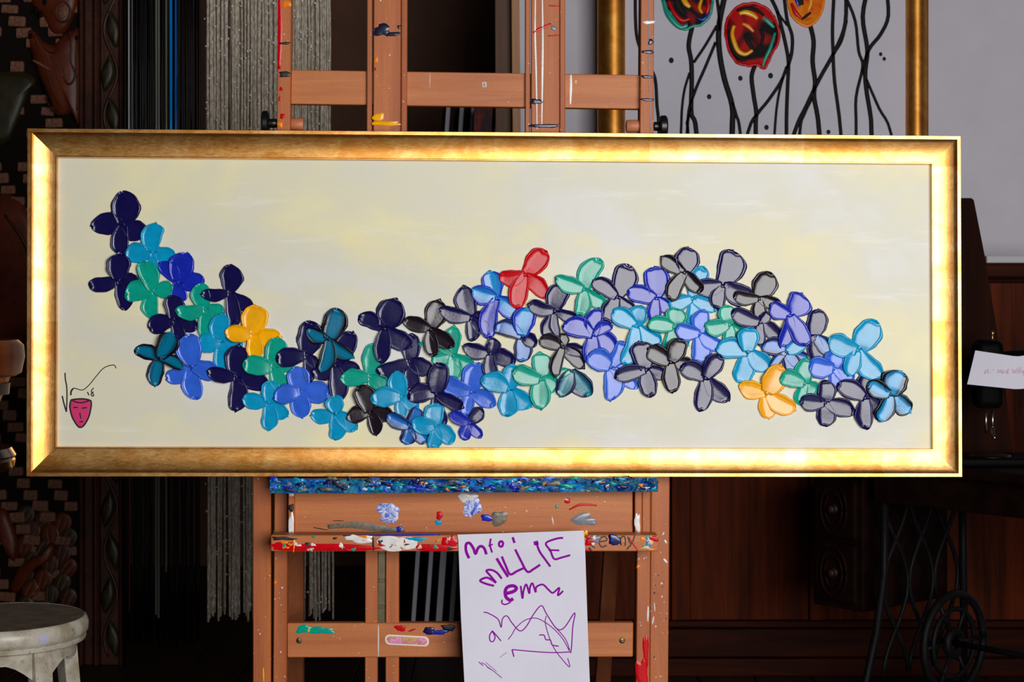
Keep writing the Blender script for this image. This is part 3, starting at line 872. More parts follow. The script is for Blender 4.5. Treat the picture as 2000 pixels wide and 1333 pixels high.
for k in range(46):
    x = rnr.uniform(532, 890) if k % 3 else rnr.choice([rnr.uniform(1143, 1162), rnr.uniform(1250, 1280)]); y = rnr.uniform(1048, 1075); w = rnr.uniform(1.5, 7); h = rnr.uniform(1, 4)
    daub(rb, ND + .0008, x - w, x + w, max(1046.5, y - h), min(1077, y + h), rnr.choice(['mess', 'white', 'red', 'ink', 'orange', 'teal', 'mess']), .0008, .4, seed=k + 500)
for k in range(40):
    par, x0_, x1_, n_ = rnr.choice([(lgL, 497, 527, -.034), (lgR, 1276, 1304, -.034), (lgR, 1276, 1304, -.034), (upR, 1245, 1264, N1), (upL, 536, 558, N1)])
    x = rnr.uniform(x0_, x1_); y = rnr.uniform(1085, 1330); w = rnr.uniform(.5, 1.5)
    daub(par, n_, x - w, x + w, y - w * rnr.uniform(.8, 2.2), y + w, rnr.choice(['white', 'white', 'white', 'ink', 'red']), .0006, .35, seed=k + 900)
for k in range(170):
    x = rnr.uniform(531, 1281); y = rnr.uniform(934, 958); w = rnr.uniform(1.5, 13); h = rnr.uniform(1.2, 5.5)
    c_ = rnr.choice(['royal', 'turq', 'turq', 'teal', 'navy', 'navy', 'darkblue', 'peri', 'grey', 'white', 'orange', 'navyblue', 'smear', 'ink'])
    if c_ in ('white', 'orange', 'grey'): w *= .45; h *= .6
    daub(ledge, .0565, max(528, x - w), min(1284, x + w), max(931.5, y - h), min(960.5, y + h), c_, rnr.uniform(.001, .0035), .45, seed=k + 2000)
# handwriting in black marker on the tray rail, partly under paint
bm = bmesh.new()
mm_ = lambda px, py, h: FE.at(px, py, ND + .0003 + h)
for st in ([(1152, 1064), (1158, 1068), (1162, 1071)],
           [(1171, 1059), (1185, 1056), (1182, 1049), (1174, 1051), (1170, 1060), (1175, 1069), (1185, 1066)],
           [(1196, 1066), (1197, 1052), (1203, 1050), (1206, 1066)],
           [(1211, 1050), (1213, 1066), (1212, 1054), (1217, 1048), (1221, 1052), (1221, 1067)],
           [(1226, 1049), (1230, 1060), (1234, 1062)], [(1240, 1046), (1234, 1062), (1224, 1074)]):
    add_ribbon(bm, st, 1.3, mm_, .0003)
bmesh.ops.recalc_face_normals(bm, faces=bm.faces)
obj('marker_writing', bm, MP['ink'], rb)
# number sticker
f = [FE.at(x, y, -.0414) for x, y in ((942, 160.5), (950, 160), (950.5, 170), (942.5, 170.5))]
sk = obj('number_sticker', hexa_bm(f, [p + Vector((0, 0, -.0006)) for p in f]), plain('sticker_paper', srgb(206, 198, 190), .7), barT)
bm = bmesh.new()
add_ribbon(bm, [(948, 162.3), (945.3, 163), (944.6, 166), (945.5, 168), (947.3, 168), (947.8, 166.3), (946, 165), (944.8, 166)], .45, lambda px, py, h: FE.at(px, py, -.0413 + h), .0002)
bmesh.ops.recalc_face_normals(bm, faces=bm.faces)
obj('numeral', bm, MP['ink'], sk)
# adhesive bandage (its print of figures is left out)
def roundrect(x0, x1, y0, y1, r, tilt, n=5):
    o = []
    for cx_, cy_, a0 in ((x1 - r, y1 - r, 0), (x0 + r, y1 - r, 90), (x0 + r, y0 + r, 180), (x1 - r, y0 + r, 270)):
        for k in range(n + 1):
            a = R(a0 + 90 * k / n); o.append((cx_ + r * math.cos(a), cy_ + r * math.sin(a)))
    mx = (x0 + x1) / 2
    return [(x, y + (x - mx) * tilt) for x, y in o]
bm = bmesh.new(); add_blob(bm, roundrect(752, 838, 1242, 1262, 9, .05), lambda px, py, h: FE.at(px, py, -.0299 + h), .0007)
bmesh.ops.recalc_face_normals(bm, faces=bm.faces)
bd = obj('adhesive_bandage', bm, plain('bandage_edge', srgb(226, 210, 200), .6), barB, smooth=True)
bm = bmesh.new(); add_blob(bm, roundrect(756, 834, 1245, 1259, 7, .05), lambda px, py, h: FE.at(px, py, -.0293 + h), .0004)
bmesh.ops.recalc_face_normals(bm, faces=bm.faces)
m, nt, bs = new_mat('bandage_print')
g = noise(nt, objcoord(nt), 45, 2, .5)
nt.links.new(ramp(nt, g, [(.38, srgb(216, 130, 176)), (.47, srgb(226, 150, 190)), (.52, srgb(190, 110, 120)), (.58, srgb(206, 160, 90)), (.66, srgb(150, 80, 120))]), bs.inputs['Base Color'])
bs.inputs['Roughness'].default_value = .6
obj('printed_patch', bm, m, bd, smooth=True)

# ================================================================== CHILD'S DRAWING
FD = Frame(FE.o + VX * FE.at(1020, 1340, .055).y + UX * FE.at(1020, 1340, .055).x)
dr = FD.root('childs_drawing')
tag(dr, "sheet of white paper with purple pen scribbles hanging from the easel's tray rail", 'paper')
LE = [(893, 1036), (895, 1046), (896, 1078), (900, 1200), (907, 1333), (912, 1392)]
RE = [(1140, 1030), (1140, 1036), (1143, 1077), (1148, 1230), (1152, 1333), (1153, 1388)]
def interp(tab, y):
    for (xa, ya), (xb, yb) in zip(tab, tab[1:]):
        if y <= yb: return xa + (xb - xa) * (y - ya) / (yb - ya)
    return tab[-1][0]
def paper(px, py, h=0.0):
    s = (px - interp(LE, py)) / (interp(RE, py) - interp(LE, py))
    n = .0555
    if py < 1046: n -= 0 if py > 1040 else .0
    if py > 1078:
        d = (py - 1078) / 300
        n += -.006 * math.sin(min(1, d * 3) * math.pi / 2) + .020 * d * d + .006 * math.sin(s * 5 + d * 3) * d
    return FD.at(px, py, n + h)
bm = bmesh.new()
NXp, NYp = 16, 30
ys = [1037 + (1390 - 1037) * j / NYp for j in range(NYp + 1)]
for off in (0.0, -.0005):
    g = [[bm.verts.new(paper(interp(LE, y) + (interp(RE, y) - interp(LE, y)) * i / NXp, y + (1 - i / NXp) * 8 * max(0, 1 - (y - 1037) / 60), off)) for i in range(NXp + 1)] for y in ys]
    for j in range(NYp):
        for i in range(NXp):
            f = (g[j][i], g[j][i + 1], g[j + 1][i + 1], g[j + 1][i])
            bm.faces.new(f if off == 0 else f[::-1])
PAPER = plain('white_paper', srgb(214, 212, 226), .75, nscale=9, namt=.03, bscale=14, bstr=.5, bdist=.004)
obj('sheet', bm, PAPER, dr, smooth=True)
def A1(X, Y): return (500 + X / 4, 1000 + Y / 4)
def A2(X, Y): return (1000 + X / 4, 1000 + Y / 4)
bm = bmesh.new()
PW = 1.25
for st, w in (([A1(*p) for p in [(1665,365),(1642,310),(1642,255),(1670,247),(1700,290),(1715,330),(1735,285),(1760,270),(1785,290),(1800,335)]], 1.9),
              ([A1(*p) for p in [(1835,210),(1828,260),(1845,320)]], 1.3), ([A1(*p) for p in [(1815,268),(1850,255)]], 1.0),
              ([A1(*p) for p in [(1915,228),(1930,245),(1922,272),(1902,268),(1900,244),(1917,229)]], 1.6), ([A2(5,200), A2(20,245)], 1.7),
              ([A1(*p) for p in [(1860,580),(1800,565),(1750,540),(1800,516),(1845,535),(1875,555),(1830,500),(1800,462),(1840,456),(1885,480),(1920,525)]], 1.5),
              ([A1(1880,365), A1(1925,440), A1(1970,510)], 1.9), ([A1(1920,350), A1(1950,420), A1(1985,490), A1(2040,465), A1(2095,440)], 1.6),
              ([A2(*p) for p in [(25,295),(70,385),(120,470),(170,448),(220,415)]], 1.6), ([A2(*p) for p in [(190,240),(215,310),(260,375),(300,430)]], 1.5), ([A2(185,230), A2(192,262)], 3.2),
              ([A2(*p) for p in [(400,205),(345,212),(265,247),(300,305),(330,370),(390,358),(455,340)]], 1.4), ([A2(285,300), A2(370,303)], 1.2),
              ([A1(*p) for p in [(1952,640),(2010,625),(2035,600),(2010,580),(1965,590),(1947,625),(1955,670),(1985,692),(2010,680)]], 2.3),
              ([A1(*p) for p in [(1992,705),(1950,726),(1922,715),(1924,688)]], 1.0),
              ([A2(*p) for p in [(68,580),(82,680),(90,620),(112,568),(135,640),(140,595),(160,560),(185,630),(190,590),(240,570),(285,610),(320,635),(370,595),(358,655),(400,620)]], 1.3),
              ([A1(*p) for p in [(1778,788),(1810,792),(1890,840),(1915,905),(1925,840),(1960,815),(2000,870),(2060,932),(2110,900),(2170,800),(2230,735),(2270,800),(2350,915),(2410,905),(2490,790),(2475,900),(2462,1085),(2440,1097),(2310,1102),(2150,1092),(2000,1078)]], .75),
              ([A2(*p) for p in [(-30,1000),(0,960),(30,910),(100,850),(180,832),(250,860),(330,920),(400,1000),(450,1090),(420,1000),(350,915)]], .6),
              ([A2(*p) for p in [(268,815),(260,870),(290,980),(330,1070),(380,1140),(450,1215),(435,1145)]], .6), ([A2(*p) for p in [(212,965),(250,966),(265,1000),(300,1005),(315,1042),(365,1052)]], .8), ([A2(0,1080), A2(8,1108), A2(15,1135)], .9),
              ([A1(*p) for p in [(1845,935),(1825,970),(1830,1010),(1852,1015),(1868,980),(1845,932),(1880,970),(1915,1012)]], .8),
              ([A1(*p) for p in [(1760,1180),(1790,1195),(1810,1215),(1860,1250),(1920,1300)]], .5), ([A1(1740,1175), A1(1775,1205)], .6), ([A1(1805,1215), A1(1845,1240)], .5), ([A1(1795,1178), A1(1880,1250)], .35), ([A1(1905,1140), A1(1960,1100)], .3)):
    add_ribbon(bm, st, w * 1.45, lambda x, y, h: paper(x, y, .0003 + h), .0002)
bmesh.ops.recalc_face_normals(bm, faces=bm.faces)
obj('pen_scribble', bm, MP['purple'], dr)

# ================================================================== POPPY PAINTING on the back wall
YP = 5.58
pr = empty('poppy_painting', (P(1490, 0, YP).x, YP, P(0, 486, YP).z))
tag(pr, 'gold-framed painting of red and orange poppies on black drip stems against the white wall', 'painting')
def fq(px, py, h=0.0):
    p = P(px, py, YP - h) - pr.location
    return Vector((p.x, p.y, p.z))
q = [fq(1205, -330), fq(1785, -330), fq(1785, 470), fq(1205, 470)]
bmc = bmesh.new(); add_hexa(bmc, q, [p + Vector((0, .02, 0)) for p in q]); bmesh.ops.recalc_face_normals(bmc, faces=bmc.faces)
obj('canvas', bmc, plain('poppy_canvas', srgb(206, 202, 214), .7, nscale=10, namt=.03), pr)
def prail(outer, inner):
    pf = [(0, .05), (0, -.010), (.10, -.016)]
    for i in range(13):
        t = i / 12
        pf.append((.12 + .84 * t, -.018 - .020 * math.sin(math.pi * t) ** .8))
    pf += [(.98, -.012), (1, -.006), (1, .05)]
    o_ = [fq(*p) for p in outer]; i_ = [fq(*p) for p in inner]
    for i in range(4):
        j = (i + 1) % 4
        bm = bmesh.new(); A = []; B = []
        for f, n in pf:
            pa = o_[i].lerp(i_[i], f); pb = o_[j].lerp(i_[j], f)
            A.append(bm.verts.new((pa.x, n, pa.z))); B.append(bm.verts.new((pb.x, n, pb.z)))
        for k in range(len(A)):
            k2 = (k + 1) % len(A); bm.faces.new((A[k], A[k2], B[k2], B[k]))
        bm.faces.new(A); bm.faces.new(B[::-1])
        bmesh.ops.recalc_face_normals(bm, faces=bm.faces)
        obj('frame_rail', bm, GOLDB, pr, sharp=28)
prail([(1168, -372), (1812, -372), (1812, 486), (1168, 486)], [(1221, -318), (1769, -318), (1769, 440), (1221, 440)])
stems = [([(1352,52),(1345,88),(1350,120),(1351,160),(1350,200),(1351,225),(1360,258),(1366,430)], 4.2), ([(1421,-30),(1405,45),(1405,100),(1415,155),(1430,207),(1430,258),(1426,430)], 5), ([(1396,-30),(1404,25),(1405,60)], 3),
         ([(1400,50),(1378,88),(1355,122)], 2.6), ([(1398,82),(1378,130),(1355,185),(1343,240),(1338,430)], 2.8), ([(1347,142),(1337,175),(1332,212),(1330,258),(1322,430)], 2.4), ([(1350,210),(1342,240),(1344,262),(1350,430)], 2.6), ([(1430,200),(1438,225),(1446,262),(1460,430)], 2.8),
         ([(1475,127),(1468,150),(1472,187),(1477,220),(1476,258),(1480,430)], 4), ([(1537,130),(1525,160),(1500,197),(1480,222),(1461,258),(1430,400)], 3), ([(1492,-30),(1515,15),(1523,40),(1535,90),(1540,125),(1538,175),(1536,258),(1540,430)], 3.4), ([(1529,-30),(1537,37),(1547,70),(1546,105),(1537,135)], 3.2), ([(1517,22),(1527,36),(1538,50)], 2.2), ([(1530,150),(1520,190),(1513,258),(1505,430)], 2.4),
         ([(1581,45),(1589,80),(1587,120),(1592,160),(1590,190),(1600,258),(1604,430)], 4.2), ([(1630,-30),(1626,50),(1627,100),(1630,160),(1642,258),(1650,430)], 3.2), ([(1652,-30),(1651,45),(1632,97),(1600,155),(1575,207),(1552,258),(1510,400)], 3.6), ([(1655,40),(1645,80),(1630,105)], 1.4), ([(1650,-10),(1670,40),(1677,100),(1685,130),(1672,190),(1672,258),(1668,430)], 2.8), ([(1697,-30),(1685,32),(1694,97),(1690,140),(1692,175),(1700,225),(1702,258),(1706,430)], 4),
         ([(1730,-30),(1735,30),(1720,67),(1697,97),(1685,140)], 3.4), ([(1692,155),(1717,212),(1740,260),(1760,400)], 2.6), ([(1586,192),(1570,225),(1562,260),(1552,430)], 2.8), ([(1241,-30),(1241,30),(1245,78),(1262,120),(1279,152),(1283,205),(1287,255),(1290,430)], 3)]
for st, w in stems:
    bm = bmesh.new(); add_ribbon(bm, st, w * 1.12, fq, .003, 4); bmesh.ops.recalc_face_normals(bm, faces=bm.faces)
    obj('painted_stem', bm, MP['blackline'], pr, smooth=True)
for x, y, r in ((1311, 118, 5), (1385, 189, 4.5), (1446, 153, 4.5), (1497, 249, 4.5), (1505, 148, 5), (1720, 106, 3.5), (1727, 115, 3.5), (1618, 258, 4)):
    bm = bmesh.new(); add_blob(bm, [(x + r * math.cos(k * .524), y + r * 1.15 * math.sin(k * .524)) for k in range(12)], fq, .002); bmesh.ops.recalc_face_normals(bm, faces=bm.faces)
    obj('paint_dot', bm, MP['blackline'], pr, smooth=True)
def marble(name, stops, loc, rim):
    m, nt, b = new_mat('poppy_' + name)
    v = objcoord(nt, (1, 1, 1), loc)
    f = noise(nt, v, 9, 1.0, .4, 1.4)
    nt.links.new(ramp(nt, f, stops), b.inputs['Base Color'])
    b.inputs['Roughness'].default_value = .65
    b.inputs['Specular IOR Level'].default_value = .15
    return m
RED, YEL, TEA, BLK, ORG, DRD = srgb(190, 14, 16), srgb(236, 160, 8), srgb(0, 120, 124), srgb(18, 8, 14), srgb(232, 112, 8), srgb(120, 8, 10)
heads = [('a', [(1294,-40),(1296,8),(1312,30),(1326,52),(1340,57),(1352,52),(1372,46),(1386,30),(1391,5),(1388,-40),(1340,-62)], [(.34, RED), (.42, DRD), (.47, BLK), (.54, BLK), (.58, DRD), (.64, RED)], (1, 2, 3)),
         ('b', [(1417,60),(1422,36),(1440,14),(1462,7),(1488,11),(1508,28),(1519,52),(1520,82),(1508,104),(1500,122),(1492,134),(1478,126),(1462,128),(1440,122),(1424,98)], [(.32, BLK), (.40, DRD), (.45, RED), (.56, RED), (.61, DRD), (.66, BLK)], (4.2, 1, .4)),
         ('c', [(1540,-20),(1543,18),(1550,34),(1566,48),(1580,50),(1594,40),(1604,24),(1609,-10),(1600,-50),(1565,-60)], [(.36, srgb(206, 60, 8)), (.46, ORG), (.56, ORG), (.62, srgb(236, 140, 10)), (.68, srgb(206, 60, 8))], (7, 5, 2))]
for nm, ol, stops, loc in heads:
    ol = catmull(ol, 4, True)
    rr = random.Random(nm)
    ol = [(x + rr.uniform(-.9, .9), y + rr.uniform(-.9, .9)) for x, y in ol]
    bm = bmesh.new(); add_blob(bm, ol, lambda x, y, h: fq(x, y, .001 + h), .008); bmesh.ops.recalc_face_normals(bm, faces=bm.faces)
    obj('poppy_head', bm, marble(nm, stops, loc, None), pr, smooth=True)
    bm = bmesh.new(); add_ribbon(bm, ol + [ol[0]], 3.0, lambda x, y, h: fq(x, y, .001 + h), .004, 1); bmesh.ops.recalc_face_normals(bm, faces=bm.faces)
    obj('poppy_rim', bm, {'a': MP['teal'], 'b': MP['red'], 'c': MP['orange']}[nm], pr, smooth=True)

for colr, w, pts_ in (('yellow', 4.5, [(1434,50),(1430,66),(1435,86),(1442,100),(1456,106),(1470,98)]), ('yellow', 5, [(1444,27),(1456,24),(1470,29),(1479,37)]), ('teal', 4, [(1490,34),(1502,44),(1512,54)]), ('teal', 3.4, [(1514,64),(1508,84),(1502,100),(1494,116),(1490,130)]),
                      ('blackline', 4, [(1424,58),(1426,80),(1436,104),(1452,116),(1466,110)]), ('blackline', 4, [(1440,20),(1458,16),(1478,20),(1492,30)]), ('blackline', 5, [(1456,66),(1460,80),(1468,92),(1474,100)]), ('blackline', 4, [(1484,56),(1490,72),(1486,88)]), ('orange', 4, [(1450,46),(1462,52),(1472,62)]),
                      ('teal', 5, [(1296,0),(1303,24),(1316,42),(1330,53),(1343,49)]), ('yellow', 5.5, [(1328,-20),(1338,4),(1348,14)]), ('red', 4, [(1306,2),(1316,24),(1332,40),(1348,36)]), ('blackline', 6, [(1318,-10),(1326,14),(1340,28)]), ('yellow', 3, [(1374,-10),(1366,14),(1372,26)]), ('royal', 3, [(1362,36),(1374,38),(1384,26)]), ('red', 4, [(1380,-16),(1384,10),(1380,28)]),
                      ('blackline', 8, [(1552,-30),(1560,-6),(1566,10)]), ('royal', 4, [(1553,-20),(1556,0),(1560,12)]), ('red', 4, [(1546,6),(1554,24),(1564,34)]), ('yellow', 3, [(1578,-20),(1584,4),(1578,22)]), ('blackline', 3, [(1566,38),(1576,30),(1584,24)])):
    bm = bmesh.new(); add_ribbon(bm, pts_, w, lambda x, y, h: fq(x, y, .0085 + h), .002, 5, True); bmesh.ops.recalc_face_normals(bm, faces=bm.faces)
    obj('paint_swirl', bm, MP[colr], pr, smooth=True)

# ================================================================== STRING CURTAINS
def curtain(name, label, x0, x1, Y, n, r, ybot, m, seed, jit, railm, sides=6):
    rnd = random.Random(seed)
    root = empty(name, (P((x0 + x1) / 2, 0, Y).x, Y, 0)); tag(root, label, 'curtain')
    bm = bmesh.new()
    for i in range(n):
        x = x0 + (x1 - x0) * (i + .5 + rnd.uniform(-.3, .3)) / n
        d = rnd.uniform(-.012, .012)
        yb = ybot + rnd.uniform(-14, 12)
        zt = 2.42; zb = P(0, yb, Y).z
        pts = []
        k = 14
        X = P(x, 0, Y).x - root.location.x
        sway = rnd.uniform(-jit, jit)
        for j in range(k + 1):
            t = j / k
            pts.append(Vector((X + sway * t * t + rnd.uniform(-.0012, .0012), d + rnd.uniform(-.002, .002), zt + (zb - zt) * t)))
        add_tube(bm, pts, [r * rnd.uniform(.8, 1.15) for _ in pts], sides)
    s = obj('strings', bm, m, root, smooth=True); s['kind'] = 'stuff'
    bmr = bmesh.new(); a = P(x0 - 4, 0, Y).x - root.location.x; b = P(x1 + 4, 0, Y).x - root.location.x
    add_tube(bmr, [Vector((a, 0, 2.42)), Vector((b, 0, 2.42))], .012, 12)
    obj('curtain_rail', bmr, railm, root, sharp=40)
    return root
RAILM = plain('rail_metal', srgb(70, 66, 62), .4, 1.0)
BLKS = plain('black_glass_bead_string', srgb(3, 3, 4), .22, 0, .12)
YC = 5.3
bc = curtain('string_curtain', 'curtain of glossy black bead strings beside the carved wooden panel', 243, 391, YC, 58, .0026, 1252, BLKS, 3, .01, RAILM)
m, nt, bs = new_mat('taupe_cord')
v = objcoord(nt, (1, 1, .25)); g = noise(nt, v, 260, 3, .6)
nt.links.new(ramp(nt, g, [(.32, srgb(138, 124, 106)), (.5, srgb(200, 186, 166)), (.7, srgb(240, 232, 218))]), bs.inputs['Base Color'])
bs.inputs['Roughness'].default_value = .5; bs.inputs['Metallic'].default_value = 0
bump(nt, bs, noise(nt, objcoord(nt, (1, 1, 2)), 500, 2), .5, .002)
sc = curtain('string_curtain', 'curtain of silvery taupe cords with sparkling beads behind the easel', 401, 645, YC + .02, 86, .0036, 1203, m, 5, .012, RAILM)
# beads of the cords, their sparkle put into the near-white colour
rnd = random.Random(9)
bm = bmesh.new()
tmp = bmesh.new(); bmesh.ops.create_icosphere(tmp, subdivisions=1, radius=1.0)
tv = [v.co.copy() for v in tmp.verts]; tf = [[v.index for v in f.verts] for f in tmp.faces]; tmp.free()
for k in range(760):
    x = rnd.uniform(399, 643); y = rnd.uniform(-30, 1195)
    p = P(x, y, YC + .004) - sc.location
    r = rnd.choice([.0024, .0028, .0034])
    vs = [bm.verts.new(p + c * r) for c in tv]
    for f in tf: bm.faces.new([vs[i] for i in f])
o = obj('beads', bm, plain('sparkle_white_bead', srgb(253, 253, 254), .25, 0, 1.0), sc); o['kind'] = 'stuff'
# blue rods: black-string reflections put in as colour; with grey and brown rods
for x, r, colr, zlo in ((333.5, .0044, (0, 140, 235), 1.0), (343, .0022, (0, 120, 235), 1.0), (310, .0028, (120, 124, 108), .16), (324.5, .0026, (120, 116, 96), .3), (251.5, .0022, (190, 200, 205), 1.0), (258, .0014, (120, 130, 140), 1.0), (253, .0014, (120, 60, 30), .18), (305, .0030, (120, 116, 118), .17)):
    bm = bmesh.new()
    X = P(x, 0, YC - .02).x - bc.location.x
    add_tube(bm, [Vector((X, -.022, 2.42)), Vector((X + .001, -.022, 1.6)), Vector((X, -.022, zlo))], r, 10)
    obj('sheen_and_plain_rod', bm, plain('sheen_and_plain_rod_%d' % int(x), srgb(*colr), .15), bc, smooth=True)

# ================================================================== CARVED PANEL (left)
YK = 5.36
CW = plain('carved_wood_dark', srgb(58, 24, 9), .45, 0, .4, nscale=18, namt=.5, bscale=90, bstr=.4, bdist=.002)
CWL = plain('carved_wood_orange', srgb(86, 32, 9), .42, 0, .3, nscale=14, namt=.4, bscale=70, bstr=.3, bdist=.002)
CBR = plain('carved_brick_wood', srgb(112, 74, 56), .6, 0, .3, nscale=110, namt=.5, bscale=120, bstr=.5, bdist=.002)
CGR = plain('carved_leaf_green', srgb(38, 34, 12), .45, 0, .4, nscale=40, namt=.5)
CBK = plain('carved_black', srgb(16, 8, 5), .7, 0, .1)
kr = empty('carved_panel', (P(100, 0, YK).x, YK, 0))
tag(kr, 'tall carved dark wooden panel with figures, small blocks and a leaf border', 'panel')
def kq(px, py, h=0.0):
    p = P(px, py, YK - h); return Vector((p.x - kr.location.x, p.y - YK, p.z))
def kboard(name, x0, x1, y0, y1, h0, h1, m, bev=.003):
    f = [kq(x, y, 0) + Vector((0, -h1, 0)) for x, y in rectq(x0, y0, x1, y1)]
    return obj(name, hexa_bm(f, [Vector((p.x, -h0, p.z)) for p in f], bev), m, kr)
ZB = CY + CAMZ * FPX / YK
kboard('back_board', -260, 240, -260, ZB, -.05, 0.0, CBK)
kboard('moulding', 158, 166, -260, ZB, -.0, .030, CW, .005)
kboard('moulding', 166, 186, -260, ZB, -.0, .020, CW, .006)
kboard('moulding', 186, 197, -260, ZB, -.0, .032, CW, .006)
kboard('border_ground', 197, 236, -260, ZB, -.0, .008, CW)
kboard('moulding', 236, 241, -260, ZB, -.0, .028, CW, .004)
kboard('base_rail', -260, 158, 1240, ZB, -.0, .03, CW)
# leaf border with a wavy stem
bm = bmesh.new()
add_tube(bm, [kq(216 + 13 * math.sin((y - 100) / 85 * math.pi), y, .012) for y in range(-240, int(ZB) - 10, 12)], .0045, 6)
obj('carved_vine', bm, CW, kr, smooth=True)
lb = None
for k in range(-3, 15):
    yc = 57 + 85 * k
    if yc > ZB - 50 or (270 < yc < 900 and False): continue
    s = 1 if k % 2 else -1
    if lb is None:
        bm = bmesh.new()
        ol = catmull([(0, -36), (9, -22), (14, 0), (11, 20), (0, 38), (-10, 18), (-13, 0), (-8, -22)], 3, True)
        sc_ = YK / FPX
        add_blob(bm, ol, lambda x, y, h: Vector((x * sc_, -h, -y * sc_)), .014, (1, .8, .5, .2))
        add_ribbon(bm, [(0, -34), (1, 0), (0, 34)], 1.2, lambda x, y, h: Vector((x * sc_, -.013 - h, -y * sc_)), .003)
        bmesh.ops.recalc_face_normals(bm, faces=bm.faces)
        lb = obj('carved_leaf', bm, CGR, kr, smooth=True)
        lf = lb
    else:
        lf = dup(lb, kr)
    lf.location = kq(216 - 5 * s, yc, .008); lf.rotation_euler = (0, R(10 * s), 0)
# small block work in stepped bands
bm = bmesh.new(); w_, h_ = 15.5 * YK / FPX, 9.0 * YK / FPX
f = [Vector((-w_, -.016, h_)), Vector((w_, -.016, h_)), Vector((w_, -.016, -h_)), Vector((-w_, -.016, -h_))]
bk = obj('block', hexa_bm(f, [Vector((p.x, 0, p.z)) for p in f], .003), CBR, kr)
bk.location = kq(18, 20, 0); first = True
blocks = []
rb_ = random.Random(4)
for row in range(66):
    y = -200 + row * 22
    for k in range(-8, 24):
        x = 6 - 60 * k + .68 * y
        if not -64 < x < 150: continue
        if 420 < y < 930 and x > 62: continue
        if 150 < y < 290 and x < 30: continue
        if rb_.random() < .12: continue
        blocks.append((x + rb_.uniform(-2.5, 2.5), y + rb_.uniform(-1.5, 1.5)))
for (x, y) in blocks:
    o = bk if first else dup(bk, kr)
    first = False
    o.location = kq(x, y, rb_.uniform(-.004, .004)); o.rotation_euler = (0, R(rb_.uniform(-4, 4)), 0); o.scale = (rb_.uniform(.8, 1.08), 1, rb_.uniform(.9, 1.15))
# flowing carved figures
def figure(pts, m, th, name='carved_figure'):
    bm = bmesh.new(); add_blob(bm, catmull(pts, 4, True), lambda x, y, h: kq(x, y, .010 + h), th, (1, .93, .8, .55, .25)); bmesh.ops.recalc_face_normals(bm, faces=bm.faces)
    return obj(name, bm, m, kr, smooth=True)
def figline(pts, w, m, par=None, th=.006, base=.034):
    bm = bmesh.new(); add_ribbon(bm, pts, w, lambda x, y, h: kq(x, y, base + h), th, 5, True); bmesh.ops.recalc_face_normals(bm, faces=bm.faces)
    obj('carved_ridge', bm, m, par or kr, smooth=True)
f1 = figure([(40,-40),(66,12),(86,36),(100,62),(116,68),(132,58),(142,36),(152,10),(158,-40),(158,-120),(60,-120)], CWL, .026)
f2 = figure([(54,58),(70,62),(84,80),(104,88),(122,70),(140,60),(157,70),(158,240),(140,222),(120,226),(104,212),(92,186),(80,160),(66,120),(56,84)], CWL, .026)
f3 = figure([(-60,150),(0,140),(50,142),(70,158),(58,178),(46,210),(30,250),(10,280),(-60,290)], CGR, .022)
figline([(112,12),(108,26),(114,40),(124,43),(134,36),(137,22),(133,10),(124,3),(115,6)], 2.6, CW, f1)
figline([(124,150),(132,164),(142,160),(147,144),(142,128)], 2.4, CW, f2); figline([(136,60),(139,90),(138,118),(145,140)], 2, CWL, f2)
figline([(64,118),(76,124),(90,132),(98,136)], 3, CBR, f2); figline([(88,190),(102,214),(120,224),(140,214)], 2, CW, f2)
figline([(78,150),(90,178),(100,200)], 2.2, CBK, f2)
bm = bmesh.new(); add_blob(bm, [(123 + 10 * math.cos(k * .45), 24 + 12 * math.sin(k * .45)) for k in range(14)], lambda x, y, h: kq(x, y, .034 + h), .006); bmesh.ops.recalc_face_normals(bm, faces=bm.faces); obj('carved_boss', bm, CBR, f1, smooth=True)
# hidden middle + lower foliage
f4 = figure([(-50,400),(20,380),(60,420),(90,500),(120,560),(157,590),(157,760),(110,800),(60,760),(20,680),(-50,640)], CWL, .024)
figline([(10,420),(50,480),(80,580),(120,680)], 4, CW, f4)
f5 = figure([(20,1150),(34,1112),(60,1090),(86,1078),(98,1060),(108,1064),(106,1084),(92,1100),(70,1112),(50,1136),(34,1158)], CWL, .028)
for (hx, hy, hr) in ((87, 4, 5), (70, 19, 4.5), (80, 28, 5), (150, 74, 3.5), (60, 70, 4)):  # raised black discs: the shade inside carved holes put in as colour
    bm = bmesh.new(); add_blob(bm, [(hx + hr * math.cos(k * .628), hy + hr * 1.3 * math.sin(k * .628)) for k in range(10)], lambda x, y, h: kq(x, y, .035 + h), .003); bmesh.ops.recalc_face_normals(bm, faces=bm.faces); obj('hole_shade_boss', bm, CBK, f1, smooth=True)
for pts_, w_2 in (([(66,70),(78,100),(92,140),(104,180),(116,205)], 1.6), ([(72,66),(88,96),(106,104),(124,92),(134,76)], 1.6), ([(150,80),(148,120),(152,170),(150,215)], 1.4), ([(100,110),(110,140),(116,176)], 1.4), ([(124,100),(122,130),(128,150)], 1.2)):
    figline(pts_, w_2, CW, f2, .004, .034)
rq = random.Random(6)
